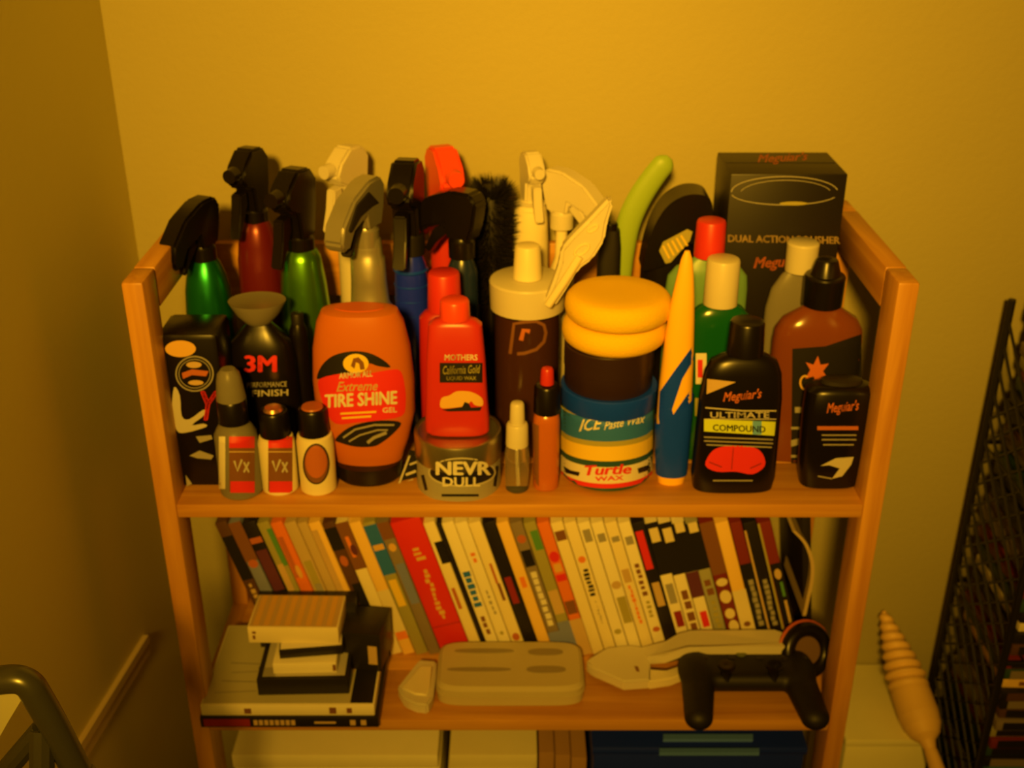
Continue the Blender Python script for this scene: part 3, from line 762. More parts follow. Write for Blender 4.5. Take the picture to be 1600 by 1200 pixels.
# ------------------------------------------------------------------ right hand group
# pale green bottle with red cap (behind)
b = Body(.129, 1110, 370, ZT)
t = thing('red_capped_bottle', 'pale green round-shouldered bottle with a red cap, in front of the black box', 'bottle', b.loc)
secs = b.secs([(398, 20), (404, 26), (416, 50), (430, 62), (450, 64), (600, 62)], .28, 2.4, to_base=.98); loft('bottle', PALEG, secs, t); cap_part(t, REDCAP, b, 343, 399, 23, 24)
# green bottle white cap
b = Body(.098, 1128, 440, ZT)
t = thing('green_wash_bottle', 'translucent dark green bottle with a tall white cap', 'bottle', b.loc)
secs = b.secs([(470, 18), (478, 34), (490, 46), (510, 50), (560, 51), (700, 50)], .42, 2.5, to_base=.97); loft('bottle', DGREEN, secs, t)
cap_part(t, WHITE, b, 403, 474, 26, 26.5)
h = b.surf(secs); decal(t, 'label', I['white'], [R(1087, 600, 1104, 552)], h, 1, 'pale label edge'); decal(t, 'label_print', I['red'], [R(1090, 590, 1098, 562)], h, 2)
decal(t, 'label_lower', I['olive'], [R(1086, 650, 1096, 622)], h, 1)
# clear bottle white cap
b = Body(.132, 1253, 400, ZT)
t = thing('clear_bottle', 'clear bottle with a white cap, behind the amber bottle', 'bottle', b.loc)
secs = b.secs([(420, 19), (428, 28), (450, 42), (480, 48), (600, 48)], .32, 2.4, to_base=.98); loft('bottle', SMOKE, secs, t)
cap_part(t, WHITE, b, 377, 422, 25, 24)
# amber bottle black cap
b = Body(.098, 1287, 450, ZT)
t = thing('amber_bottle', 'amber bottle with a black cap and a black label with a red star mark', 'bottle', b.loc)
secs = b.secs([(472, 18), (480, 32), (496, 58), (512, 68), (530, 70), (600, 68), (700, 66)], .40, 2.6, to_base=.97); loft('bottle', AMBER2, secs, t)
cap_part(t, BLACK, b, 428, 474, 32, 31); cap_part(t, BLACK, b, 404, 428, 18, 24, name='cap_top')
h = b.surf(secs)
decal(t, 'label', I['black'], [P([(1238, 545), (1290, 541), (1346, 522), (1346, 700), (1236, 740)], 8)], h, 1, 'black wrap label')
decal(t, 'star_mark', I['meg'], [P([(1258, 592), (1266, 578), (1259, 566), (1271, 570), (1278, 556), (1282, 570), (1295, 568), (1286, 580), (1294, 592), (1282, 590), (1276, 598), (1271, 588)], 5)], h, 2)
decal(t, 'seal', I['gold'], [RING(1258, 598, 9, 12, 3, a0=40, a1=300)], h, 2)
decal(t, 'label_marks', I['grey'], [R(1242, 645, 1256, 636), R(1236, 671, 1254, 667), R(1236, 698, 1252, 688, 4), R(1236, 715, 1250, 711)], h, 2)
# front black bottle
b = Body(.034, 1151, 680, ZT)
t = thing('black_compound_bottle', 'black bottle with a green-yellow band and a red car bonnet on its label', 'bottle', b.loc)
secs = b.secs([(548, 18, 2.6), (553, 36, 2.6), (562, 52, 2.8), (580, 60, 3), (620, 64, 3.2), (740, 65, 3.2), (762, 64, 3)], .38, 3, to_base=.96); loft('bottle', BLACK, secs, t, N=44)
cap_part(t, BLACK, b, 500, 550, 27, 29)
h = b.surf(secs)
decal(t, 'corner_flash', I['tan'], [P([(1105, 592), (1150, 597), (1128, 606), (1104, 616)], 6)], h, 1)
decal(t, 'script', I['meg'], [T("Meguiar's", 1130, 632, 1190, 613, 6, .03, .3)], h, 1, 'red-orange script')
decal(t, 'title_frame', I['silver'], [LINE([(1102, 637), (1160, 642), (1213, 642)], 2), LINE([(1100, 655), (1213, 655)], 1.5)], h, 1)
decal(t, 'title_lettering', I['silver'], [T("ULTIMATE", 1110, 653, 1202, 644, 0, .03)], h, 1)
decal(t, 'band', I['lime'], [P([(1100, 655), (1212, 659), (1210, 681), (1100, 674)], 7)], h, 1, 'yellow-green band')
decal(t, 'band_glint', I['skyblue'], [R(1176, 679, 1190, 658)], h, 2)
decal(t, 'band_lettering', I['black'], [T("COMPOUND", 1114, 673, 1196, 663, -3, .03)], h, 3)
decal(t, 'fine_print', I['grey'], [R(1100, 684, 1208, 682, -4), R(1100, 690, 1208, 688, -4), R(1104, 696, 1206, 694, -4), R(1114, 752, 1176, 750)], h, 1)
decal(t, 'car_bonnet', I['red'], [PS([(1102, 727), (1110, 708), (1124, 699), (1150, 696), (1178, 699), (1192, 710), (1195, 728), (1176, 741), (1150, 737), (1120, 737)])], h, 1, 'red car bonnet picture')
decal(t, 'bonnet_crease', I['dkred'], [LINE([(1146, 700), (1143, 734)], 1.5), LINE([(1108, 722), (1128, 730)], 2), LINE([(1190, 724), (1172, 732)], 2)], h, 2)
# front right black bottle
b = Body(.042, 1303, 680, ZT)
t = thing('black_flat_top_bottle', 'black flat-topped bottle with an orange line and a silver car picture, far right', 'bottle', b.loc)
secs = b.secs([(597, 34, 2.6), (600, 46, 2.8), (607, 54, 3), (640, 54, 3.2), (720, 50, 3), (764, 47, 3)], .5, 3, to_base=.94); loft('bottle', BLACK, secs, t, N=44)
z = secs[-1][0]; loft('cap', DARK, [(z-.001, .021, .011, 0, 0, 2.), (z+.0035, .020, .0105, 0, 0, 2.), (z+.0045, .018, .009, 0, 0, 2.)], t)
h = b.surf(secs)
decal(t, 'script', I['meg'], [T("Meguiar's", 1292, 650, 1342, 630, 5, .03, .3)], h, 1, 'orange script')
decal(t, 'title_line', I['rust'], [R(1277, 672, 1341, 666, 0)], h, 1)
decal(t, 'fine_print', I['grey'], [R(1284, 681, 1338, 679), R(1284, 688, 1338, 686), R(1286, 696, 1334, 694)], h, 1)
decal(t, 'car_picture', I['silver'], [P([(1282, 728), (1306, 716), (1334, 714), (1330, 726), (1316, 744), (1300, 748), (1312, 732), (1296, 727)], 5)], h, 1, 'silver car picture')
decal(t, 'foot_print', I['grey'], [R(1262, 771, 1312, 768), LINE([(1278, 744), (1300, 748)], 2)], h, 1)

# ------------------------------------------------------------------ middle shelf: leaning disc cases
AL = math.radians(16.3); CHH, CDP = .190, .135
YD = .108
def disc_case(idx, x, thick, base_mat, prints, label, alpha=AL, h=CHH, grp='disc cases leaning in a row on the middle shelf'):
    t = thing('disc_case', label, 'disc case', (x, YD, ZM), grp)
    t.rotation_euler = (0, -alpha, 0)
    box('case', base_mat, 0, thick-.0006, 0, CDP, 0, h, t, .0012)
    k = 0
    for mat, polys in prints:
        vs, fs = [], []
        for pv, pf in polys:
            o = len(vs); vs += [(a*thick, -.0003-.0002*k, h-b*h) for a, b in pv]; fs += [tuple(i+o for i in f) for f in pf]
        me = bpy.data.meshes.new('spine_print'); me.from_pydata(vs, [], fs); me.update()
        link('spine_print', me, I[mat], t, None, False); k += 1
    return t
def r_(a0, b0, a1, b1): return [(a0, b0), (a1, b0), (a1, b1), (a0, b1)], [(0, 1, 2, 3)]
def marks(b0, b1, n=7, a0=.28, a1=.72, gap=.35):
    out = []; L = (b1-b0)/n
    for i in range(n):
        j = random.uniform(0, .12)
        out.append(r_(a0+j, b0+i*L, a1-random.uniform(0, .12), b0+(i+1-gap*random.uniform(.5, 1.3))*L))
    return out
def blob(a, b, ra, rb): return [(a+ra*math.cos(q*math.pi/6), b+rb*math.sin(q*math.pi/6)) for q in range(12)], [tuple(range(12))]
CM = {k: M('case_'+k, c, .4) for k, c in dict(black=(.015, .012, .012), brown=(.10, .045, .02), slate=(.22, .25, .5), olive=(.36, .34, .12), orange=(.80, .20, .02), tan=(.55, .42, .22), greyg=(.38, .38, .26),
      cream=(.88, .78, .50), white=(.90, .84, .64), amber=(.90, .60, .16), teal=(.06, .20, .4), bgrey=(.25, .20, .16), red=(.72, .03, .012), dkred=(.20, .025, .02), dkgreen=(.03, .07, .03)).items()}
xg = .0152
D = [ # base, prints, words, thickness factor
 ('brown', [('black', [r_(.05, .1, .95, .42)]), ('tan', marks(.45, .78, 8)), ('slate', [r_(.1, .82, .9, .97)])], 'pale lettering low on a black-brown spine, first at the left end', 1),
 ('slate', [('brown', [r_(.0, .0, 1, .28)]), ('rust', [blob(.5, .3, .4, .03)])], 'blue-grey spine with a brown top, second from the left end', 1),
 ('black', [('rust', [r_(.05, .11, .9, .15)]), ('plum', [r_(.1, .2, .9, .5)]), ('brown', [r_(.2, .55, .8, .95)])], 'black spine with a thin orange stripe at the top', 1.12),
 ('olive', [('green', [r_(.55, .05, .95, .32)]), ('tan', [r_(.1, .3, .6, .5)])], 'olive green spine left of the orange one', 1),
 ('orange', [('rust', [r_(.1, .1, .5, .4)]), ('gold', [blob(.55, .36, .2, .05)])], 'plain bright orange spine', 1),
 ('tan', [('olive', [r_(.2, .28, .8, .55)]), ('grey', [r_(.3, .45, .8, .62)])], 'tan spine with a green-grey patch, right of the orange one', 1),
 ('tan', [('grey', [r_(.4, .6, .9, .8)]), ('rust', marks(.8, .95, 2))], 'tan spine with grey shading near the bottom, above the cassette boxes', .8),
 ('amber', [('tan', [r_(.0, .05, .5, .95)]), ('rust', [r_(.6, .55, .95, .8)])], 'golden tan spine left of the dark multicoloured one', 1),
 ('brown', [('black', [r_(.0, .04, 1, .2)]), ('rust', [blob(.5, .28, .3, .04), blob(.6, .75, .3, .05)]), ('black', [r_(.3, .45, 1, .68)])], 'dark multicoloured spine with orange dots', 1),
 ('cream', [('brown', [r_(.0, .0, 1, .34)]), ('orange', [r_(.3, .1, .6, .25)]), ('plum', [blob(.6, .2, .25, .04)])], 'cream spine with a dark picture over its top third', 1),
 ('amber', [('cream', [r_(.0, .5, 1, .86)]), ('orange', [r_(.05, .82, .95, .88)])], 'bright amber spine with an orange band near the foot', 1),
 ('olive', [('teal', [r_(.0, .02, 1, .38)]), ('gold', [r_(.1, .16, .9, .20)]), ('yellow', [r_(.2, .42, .8, .62)])], 'teal-topped spine fading to olive, second left of the wide red one', 1.05),
 ('bgrey', [('brown', [r_(.0, .0, 1, .12)]), ('gold', [blob(.5, .18, .3, .03)]), ('slate', [r_(.2, .3, .9, .6)])], 'grey-brown spine touching the wide red one', 1),
 ('red', [('gold', marks(.2, .30, 3, .3, .7)), ('gold', marks(.36, .74, 11, .38, .62, .25)), ('dkred', [r_(.0, .78, 1, .785)])], 'very wide bright red boxed set with yellow script', 2.45),
 ('cream', [('black', [r_(.3, .14, 1, .3)]), ('rust', [r_(.25, .48, .55, .64)])], 'cream spine with a black patch, right of the wide red one', .95),
 ('black', [], 'thin black spine squeezed between two cream ones', .4),  # dark gap between neighbours, filled by a thin black slab
 ('white', [('teal', marks(.36, .64, 6, .15, .8, .3)), ('brown', marks(.7, .85, 3))], 'cream spine with blue-green lettering', 1),
 ('white', [('orange', marks(.22, .3, 2)), ('grey', marks(.5, .7, 5, .4, .7)), ('olive', [blob(.5, .83, .15, .015), blob(.5, .91, .2, .01)])], 'cream spine with faint small signs, right of the blue-green lettering', 1),
 ('cream', [('rust', [r_(.45, .3, .65, .45)]), ('brown', [r_(.5, .45, .75, .58)]), ('rust', [blob(.5, .86, .3, .03)])], 'cream spine with a thin brown-red line, left of the black one', 1),
 ('black', [('dkred', [r_(.2, .4, .7, .6)]), ('brown', [r_(.1, .92, .9, .98)])], 'black spine between two cream ones in the centre of the row', 1.05),
 ('amber', [('orange', [r_(.3, .4, .7, .48)]), ('black', [r_(.1, .95, .9, .98)])], 'plain amber-cream spine right of the central black one', 1),
 ('bgrey', [('rust', [blob(.5, .12, .35, .03)]), ('black', [r_(.1, .2, .9, .32)]), ('white', marks(.36, .78, 8, .2, .8, .2)), ('slate', [r_(.0, .82, 1, 1)])], 'dark spine with big pale letters and a blue-grey foot', 1),
 ('olive', [('green', [r_(.3, .06, .9, .2)]), ('tan', [r_(.1, .5, .9, .68)]), ('slate', [r_(.0, .74, 1, .98)])], 'mottled green spine with a blue-grey foot', 1),
 ('orange', [('red', [blob(.5, .25, .4, .04), r_(.1, .38, .9, .43)]), ('gold', [r_(.2, .3, .8, .36)]), ('brown', [r_(.1, .58, .9, .68)]), ('cream', [r_(.1, .7, .9, .96)])] if False else [('red', [blob(.5, .25, .4, .04), r_(.1, .38, .9, .43)]), ('gold', [r_(.2, .3, .8, .36)]), ('brown', [r_(.1, .58, .9, .68)]), ('tan', [r_(.0, .72, 1, 1)])], 'fiery orange and red spine with a tan foot', 1),
 ('cream', [('brown', [r_(.1, .06, .9, .13)])], 'plain cream spine with brown head band, right of the fiery one', 1),
 ('cream', [('orange', [blob(.5, .27, .3, .025)]), ('black', marks(.34, .55, 7, .25, .75)), ('grey', marks(.58, .76, 8, .4, .65))], 'cream spine with an orange dot over slanted script', 1),
 ('white', [('grey', [r_(.2, .05, .8, .14)]), ('olive', [blob(.5, .82, .3, .02)])], 'untitled cream spine with a grey head, left of the roundel one', 1),
 ('white', [('grey', [r_(.2, .08, .8, .14)]), ('tan', [blob(.5, .46, .4, .03)]), ('olive', [r_(.2, .55, .9, .75)])], 'cream spine with a tan roundel and olive patch', 1),
 ('cream', [('grey', [r_(.2, .1, .8, .14)]), ('tan', [r_(.2, .34, .8, .44)]), ('orange', marks(.46, .76, 9, .35, .65, .2))], 'cream spine with a long orange title', 1),
 ('white', [('grey', [r_(.2, .1, .8, .16)]), ('brown', marks(.30, .55, 6, .25, .7)), ('olive', marks(.58, .72, 4)), ('rust', [blob(.55, .8, .3, .02)])], 'cream spine with a brown title running down it', 1),
 ('black', [('red', [r_(.1, .06, .7, .34)]), ('tan', [r_(.2, .44, .8, .62)]), ('rust', [r_(.1, .95, .9, .99)])], 'black spine with a crimson upper panel', 1),
 ('white', [('black', [r_(.0, .0, 1, .38)]), ('cream', [r_(.15, .04, .85, .14)]), ('grey', [r_(.2, .45, .8, .6)]), ('dkred', [r_(.25, .66, .85, .78)])], 'white and black spine with one red badge, first of the square-badged cases', 1),
 ('white', [('black', [r_(.0, .0, 1, .38)]), ('cream', [r_(.15, .04, .85, .14)]), ('brown', marks(.5, .92, 5, .2, .85, .3))], 'white and black spine with four dark signs down it', 1),
 ('white', [('black', [r_(.0, .0, 1, .36)]), ('cream', [r_(.15, .0, .85, .07)]), ('plum', [r_(.0, .36, 1, .55)]), ('red', [r_(.25, .66, .8, .78)])], 'white spine with a purple-brown block and a red badge', 1),
 ('greyg', [('black', [r_(.0, .0, 1, .34)]), ('cream', [r_(.15, .0, .85, .07)]), ('brown', marks(.42, .55, 2, .2, .8)), ('olive', marks(.58, .8, 5)), ('rust', [blob(.6, .84, .35, .03)])], 'grey-green and black spine with an orange roundel low down', 1),
 ('dkred', [('brown', [r_(.0, .0, 1, .38)]), ('cream', [blob(.5, .44, .4, .03), blob(.5, .55, .4, .05), blob(.5, .68, .35, .04), blob(.55, .78, .35, .05)]), ('orange', [blob(.5, .93, .3, .025)])], 'dark red spine with large cream blotches', 1.15),
 ('amber', [('cream', [r_(.0, .5, 1, 1)]), ('brown', [blob(.5, .76, .25, .02)])], 'plain yellow-cream spine near the right end', 1.1),
 ('dkred', [('black', [r_(.0, .3, 1, 1)]), ('grey', marks(.42, .78, 8, .3, .8, .2))], 'dark red spine with grey lettering, right of the plain yellow one', .95),
 ('black', [('tan', [r_(.0, .05, .15, .95)]), ('grey', marks(.42, .78, 9, .35, .8, .2))], 'black spine with grey lettering and a pale left edge', 1.1),
 ('dkred', [('olive', [r_(.0, .0, .16, 1)]), ('black', [r_(.2, .3, 1, 1)]), ('tan', [blob(.6, .38, .25, .04), r_(.6, .58, .8, .8)]), ('green', [r_(.6, .44, .8, .55)])], 'black spine with a pale arrow sign and thin green edge', 1.1),
]
tot = sum(q[3] for q in D)
x = ony(350, 815, YD).x + .165*math.sin(AL)-.004
xend = ony(1246, 960, YD).x+.012
xg = (xend-x)*math.cos(AL)/tot
for i, (bm_, prs, lab, tf) in enumerate(D):
    disc_case(i, x, xg*tf, CM[bm_], prs, 'disc case with '+lab if not lab.startswith('very') else lab)
    x += xg*tf/math.cos(AL)
# last one: bowed open case, upright
t = thing('open_disc_case', 'half-open black case with a pale curved page edge at the right end of the row', 'disc case', (x+.004, YD, ZM))
box('case', CM['black'], 0, .010, .01, CDP, 0, .186, t, .001, Matrix.Rotation(-math.radians(7), 4, 'Y'))
pth = [(1238, 830), (1256, 850), (1266, 878), (1266, 905), (1260, 935), (1254, 962)]
pp = [ony(u, v, YD)-Vector((x+.004, YD, ZM)) for u, v in pth]
bm = bmesh.new(); pr = smooth_path(pp, 5); vv = []
for q in pr: vv.append([bm.verts.new((q.x+dx, dy, q.z)) for dx, dy in ((0, 0), (.004, 0), (.004, .10), (0, .10))])
for A, B in zip(vv, vv[1:]):
    for k in range(4): bm.faces.new((A[k], A[(k+1) % 4], B[(k+1) % 4], B[k]))
bm.faces.new(vv[0]); bm.faces.new(vv[-1]); fin(bm, 'cover_edge', CM['tan'], t)

# ------------------------------------------------------------------ middle shelf: stack at the left
def flat(name, label, cat, c, sx, sy, z0, h, rz, mat, grp=None, bev=.001):
    t = thing(name, label, cat, (c[0], c[1], z0), grp, math.radians(rz))
    box('body', mat, -sx/2, sx/2, -sy/2, sy/2, 0, h, t, bev); return t
G = 'cases and cassettes stacked at the left of the middle shelf'
zz = ZM+.0005
cx = (ony(315, 1140, -.012).x+ony(592, 1140, -.012).x)/2
def prt(t, name, mat, polys, fn, label=None):
    vs, fs = [], []
    for pv, pf in polys:
        o = len(vs); vs += [fn(a, b) for a, b in pv]; fs += [tuple(i+o for i in f) for f in pf]
    me = bpy.data.meshes.new(name); me.from_pydata(vs, [], fs); me.update(); o = link(name, me, I[mat], t, None, False)
    if label: o['label'] = label
sx, sy, hh_ = .192, .136, .0145
t = flat('disc_case', 'black flat-lying disc case with red and yellow spine lettering, bottom of the stack', 'disc case', (cx, .056), sx, sy, zz, hh_, 0, CM['black'], G)
fr = lambda a, b: (-sx/2+a*sx, -sy/2-.0004, hh_*(1-b))
prt(t, 'spine_print', 'dkred', [r_(.02, .15, .28, .85)], fr); prt(t, 'spine_marks', 'tan', [r_(.30+i*.03, .25, .322+i*.03, .75) for i in range(8)]+[r_(.64, .4, .76, .6), r_(.84, .25, .87, .75), r_(.9, .25, .93, .75)], fr)
z1 = zz+hh_+.0003
t = flat('disc_case', 'pale grey flat-lying disc case with a white spine, second from the bottom of the stack', 'disc case', (cx-.001, .058), sx-.006, sy, z1, hh_, 0, CM['white'], G)
sx2 = sx-.006; fr2 = lambda a, b: (-sx2/2+a*sx2, -sy/2-.0004, hh_*(1-b)); tp = lambda a, b: (-sx2/2+a*sx2, sy/2-b*sy, hh_+.0003)
prt(t, 'cover', 'sage', [r_(.01, .02, .99, .98)], tp, 'grey-green printed cover')
prt(t, 'cover_lines', 'grey', [LINE([(.1, .5), (.35, .52)], .012), LINE([(.12, .62), (.36, .6)], .01), LINE([(.08, .72), (.4, .74)], .012), LINE([(.06, .86), (.3, .84)], .01)], lambda a, b: (tp(a, b)[0], tp(a, b)[1], hh_+.0006))
prt(t, 'cover_ring', 'black', [RING(.32, .56, .045, .06, .025)], lambda a, b: (tp(a, b)[0], tp(a, b)[1], hh_+.0006))
prt(t, 'cover_dark', 'black', [r_(.86, .0, .99, .98)], lambda a, b: (tp(a, b)[0], tp(a, b)[1], hh_+.0006))
prt(t, 'cover_picture', 'tan', [blob(.8, .55, .06, .12)], lambda a, b: (tp(a, b)[0], tp(a, b)[1], hh_+.0007))
for q in (r_(.25, .3, .29, .8), r_(.74, .2, .78, .8), r_(.84, .25, .87, .75)): prt(t, 'spine_mark', 'brown', [q], fr2)
z2 = z1+hh_+.0003
# black case bottom of cassettes
def cass(label, u0, u1, vbot, y, w, d, z0, h, rz, mat, grp=G, name='cassette_case'):
    c = ony((u0+u1)/2, vbot, y); return flat(name, label, 'cassette case', (c.x, y+d/2), w, d, z0, h, rz, mat, grp)
w4 = .098; d4 = .066; h4 = .022
t = cass('black cassette case with a pale top, lowest of the small boxes', 403, 550, 1115, .006, w4, d4, z2, h4, 1.5, CM['black'])
prt(t, 'label', 'silver', [r_(.06, .04, .96, .94)], lambda a, b: (-w4/2+a*w4, d4/2-b*d4, h4+.0004), 'pale top label')
prt(t, 'label_patch', 'grey', [r_(.06, .72, .2, .94)], lambda a, b: (-w4/2+a*w4, d4/2-b*d4, h4+.0007))
z3 = z2+h4+.0006
w5, d5, h5 = .068, .050, .014
t = cass('small white cassette box near the middle of the stack', 432, 526, 1085, .014, w5, d5, z3, h5, 2, CM['white'])
prt(t, 'end_mark', 'brown', [r_(.94, .2, .99, .8)], lambda a, b: (-w5/2+a*w5, -d5/2-.0004, h5*(1-b)))
z4 = z3+h5+.0003
t = cass('small cassette box with a dark front edge under the topmost box', 436, 536, 1060, .024, w5, d5, z4, .011, 7, CM['black'])
prt(t, 'label', 'white', [r_(.02, .02, .98, .96)], lambda a, b: (-w5/2+a*w5, d5/2-b*d5, .0114), 'white top label')
z5 = z4+.0117
w6, d6, h6 = .098, .058, .021
t = cass('white cassette box with a striped top, topmost of the stack', 386, 535, 1008, .032, w6, d6, z5, h6, -1, CM['cream'])
tf_ = lambda a, b: (-w6/2+a*w6, d6/2-b*d6, h6+.0004)
prt(t, 'striped_top', 'tan', [r_(.02, .02, .98, .97)], tf_, 'striped tan top')
prt(t, 'stripes', 'gold', [r_(.06+i*.115, .04, .12+i*.115, .95) for i in range(8)], lambda a, b: (tf_(a, b)[0], tf_(a, b)[1], h6+.0007))
prt(t, 'end_marks', 'brown', [r_(.05, .25, .09, .4), r_(.05, .5, .08, .75)], lambda a, b: (-w6/2+a*w6, -d6/2-.0004, h6*(1-b)))
# upright dark boxes behind/right of the stack
c = ony(572, 1010, .055)
t = flat('dark_disc_case', 'dark case with a small pale label, standing right of the cassette boxes', 'disc case', (c.x-.004, .071), .050, .050, z2, .050, -8, CM['black'], G)
prt(t, 'label', 'tan', [r_(.72, .3, .92, .8)], lambda a, b: (-.025+a*.05, -.0254, .05*(1-b)))
c = ony(470, 935, .085)
t = flat('black_long_case', 'black case lying behind the topmost white cassette box', 'disc case', (ony(478, 935, .09).x, .096), .112, .022, z2, ony(800, 932, .096).z-z2, 0, CM['black'], G)

# ------------------------------------------------------------------ middle shelf: frosted case, wedge, white handle, controller
pL, pR = ony(683, 1085, .02), ony(915, 1085, .02)
x0 = onz(682, 1104, ZM).x; x1 = onz(913, 1104, ZM).x
t = thing('frosted_plastic_case', 'frosted translucent rounded plastic case lying in the middle of the shelf', 'plastic case', ((x0+x1)/2, .066, ZM))
hx = (x1-x0)/2; yA, yB, H = -.046, .036, .026
me = loft_me([(0, hx-.003, .040, 0, -.004, 7.), (.003, hx, .0425, 0, -.004, 7.), (H*.5, hx, .0425, 0, -.004, 7.), (H-.004, hx, .0425, 0, -.004, 7.), (H, hx-.004, .038, 0, -.004, 7.)], 64)
link('shell', me, FROST, t)
loft('lid_rim', FROST, [(H*.50, hx+.001, .0435, 0, -.004, 7.), (H*.56, hx+.0012, .0437, 0, -.004, 7.), (H*.62, hx+.001, .0435, 0, -.004, 7.)], t, N=64)
gm = M('groove_shadow_plastic', (.30, .25, .16), .5)  # groove shade put into the colour of flat dark ovals
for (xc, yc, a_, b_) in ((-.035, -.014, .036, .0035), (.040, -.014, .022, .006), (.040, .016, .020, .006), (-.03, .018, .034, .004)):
    loft('recess_shade', gm, [(H-.0008, a_, b_, xc, yc, 2.5), (H+.0004, a_, b_, xc, yc, 2.5)], t)
# wedge
pts = [(621, 1075), (655, 1032), (682, 1034), (681, 1060), (676, 1092), (668, 1104), (650, 1102), (632, 1094)]
q = [onz(u, v, ZM+.012) for u, v in pts]; c = sum(q, Vector())/len(q); c.z = ZM
t = thing('white_plastic_wedge', 'small white wedge-shaped plastic piece left of the frosted case', 'plastic piece', c)
bm = bmesh.new(); lo = [bm.verts.new((p.x-c.x, p.y-c.y, 0)) for p in q]; f = bm.faces.new(lo); r = bmesh.ops.extrude_face_region(bm, geom=[f])
for v in r['geom']:
    if isinstance(v, bmesh.types.BMVert): v.co.z += .014
bmesh.ops.bevel(bm, geom=list(bm.edges), offset=.002, segments=2, affect='EDGES'); fin(bm, 'shell', WHITE, t)
q2 = [onz(u, v, ZM+.016) for u, v in ((628, 1074), (657, 1040), (676, 1041), (672, 1075), (667, 1086), (648, 1084))]
bm = bmesh.new(); lo = [bm.verts.new((p.x-c.x, p.y-c.y, .0135)) for p in q2]; f = bm.faces.new(lo); r = bmesh.ops.extrude_face_region(bm, geom=[f])
for v in r['geom']:
    if isinstance(v, bmesh.types.BMVert): v.co.z += .003
bmesh.ops.bevel(bm, geom=list(bm.edges), offset=.001, segments=1, affect='EDGES'); fin(bm, 'raised_face', CREAM, t)
# white handle piece
zh = ZM+.016
def slab(t, name, pts, z0, z1, mat, c, bev=.002):
    bm = bmesh.new(); f = bm.faces.new([bm.verts.new((p.x-c.x, p.y-c.y, z0)) for p in pts]); r = bmesh.ops.extrude_face_region(bm, geom=[f])
    for v in r['geom']:
        if isinstance(v, bmesh.types.BMVert): v.co.z += z1-z0
    bmesh.ops.bevel(bm, geom=list(bm.edges), offset=bev, segments=2, affect='EDGES'); return fin(bm, name, mat, t)
c = onz(1060, 1015, zh); c.z = ZM
t = thing('white_handle_piece', 'long white plastic handle-like piece with a pointed end, lying behind the game controller', 'plastic handle', c)
slab(t, 'pointed_end', [onz(u, v, zh) for u, v in ((916, 1036), (920, 1030), (948, 1013), (985, 1009), (1016, 1013), (1016, 1064), (975, 1067), (955, 1058), (925, 1045))], .004, .018, WHITE, c)
bm = bmesh.new(); hb = lambda u: .016+.031*min(1, max(0, (u-1000)/70)); cc = []
for u, v in ((1000, 1012), (1040, 1002), (1060, 990), (1080, 985), (1210, 984), (1222, 988), (1230, 1004), (1226, 1010), (1110, 1010), (1074, 1011), (1040, 1024), (1012, 1026)):
    p = onz(u, v, ZM+hb(u)); cc.append((p.x-c.x, min(p.y, YD-.004)-c.y, hb(u)))
A = [bm.verts.new(q) for q in cc]; B = [bm.verts.new((q[0], q[1], q[2]-.011)) for q in cc]; bm.faces.new(A); bm.faces.new(B[::-1])
for i in range(len(A)): bm.faces.new((A[i], B[i], B[(i+1) % len(A)], A[(i+1) % len(A)]))
fin(bm, 'long_bar', WHITE, t)
p = onz(1190, 1000, ZM+.047); box('bar_foot', WHITE, p.x-c.x-.008, p.x-c.x+.008, p.y-c.y-.006, p.y-c.y+.004, 0, .037, t, .001)
slab(t, 'lower_arm', [onz(u, v, zh) for u, v in ((1012, 1044), (1040, 1046), (1076, 1034), (1078, 1048), (1050, 1060), (1012, 1066))], .004, .016, CREAM, c)
slab(t, 'foot', [onz(u, v, ZM) for u, v in ((960, 1034), (1010, 1030), (1010, 1062), (965, 1062))], .0, .006, WHITE, c, .001)
o = slab(t, 'small_emblem', [onz(u, v, zh) for u, v in ((991, 1043), (997, 1044), (999, 1052), (994, 1051))], .0178, .0186, I['brown'], c, .0002)
# black roll/headphone behind controller
p = ony(1258, 1030, .075); 
t = thing('black_ring_coil', 'round black rubber ring with a reddish inner edge, leaning behind the controller at the right', 'ring', (p.x, .075, ZM+.034))
Mx = Matrix.Rotation(math.radians(20), 4, 'Z') @ Matrix.Rotation(math.radians(62), 4, 'X')
bm = bmesh.new(); n = 30; tube_bm(bm, [Mx @ Vector((.024*math.cos(2*math.pi*i/n), .024*math.sin(2*math.pi*i/n), 0)) for i in range(n)], .0085, 12, True); fin(bm, 'ring', BLACK, t)
bm = bmesh.new(); tube_bm(bm, [Mx @ Vector((.0325*math.cos(2*math.pi*i/n), .0325*math.sin(2*math.pi*i/n), -.003)) for i in range(n)], .0022, 8, True); fin(bm, 'red_edge', M('dull_red', (.5, .10, .04), .5), t)
bm = bmesh.new(); bmesh.ops.create_cone(bm, cap_ends=True, segments=24, radius1=.018, radius2=.016, depth=.006); bmesh.ops.transform(bm, matrix=Mx, verts=bm.verts); fin(bm, 'inner_disc', M('brown_disc', (.16, .09, .05), .6), t)
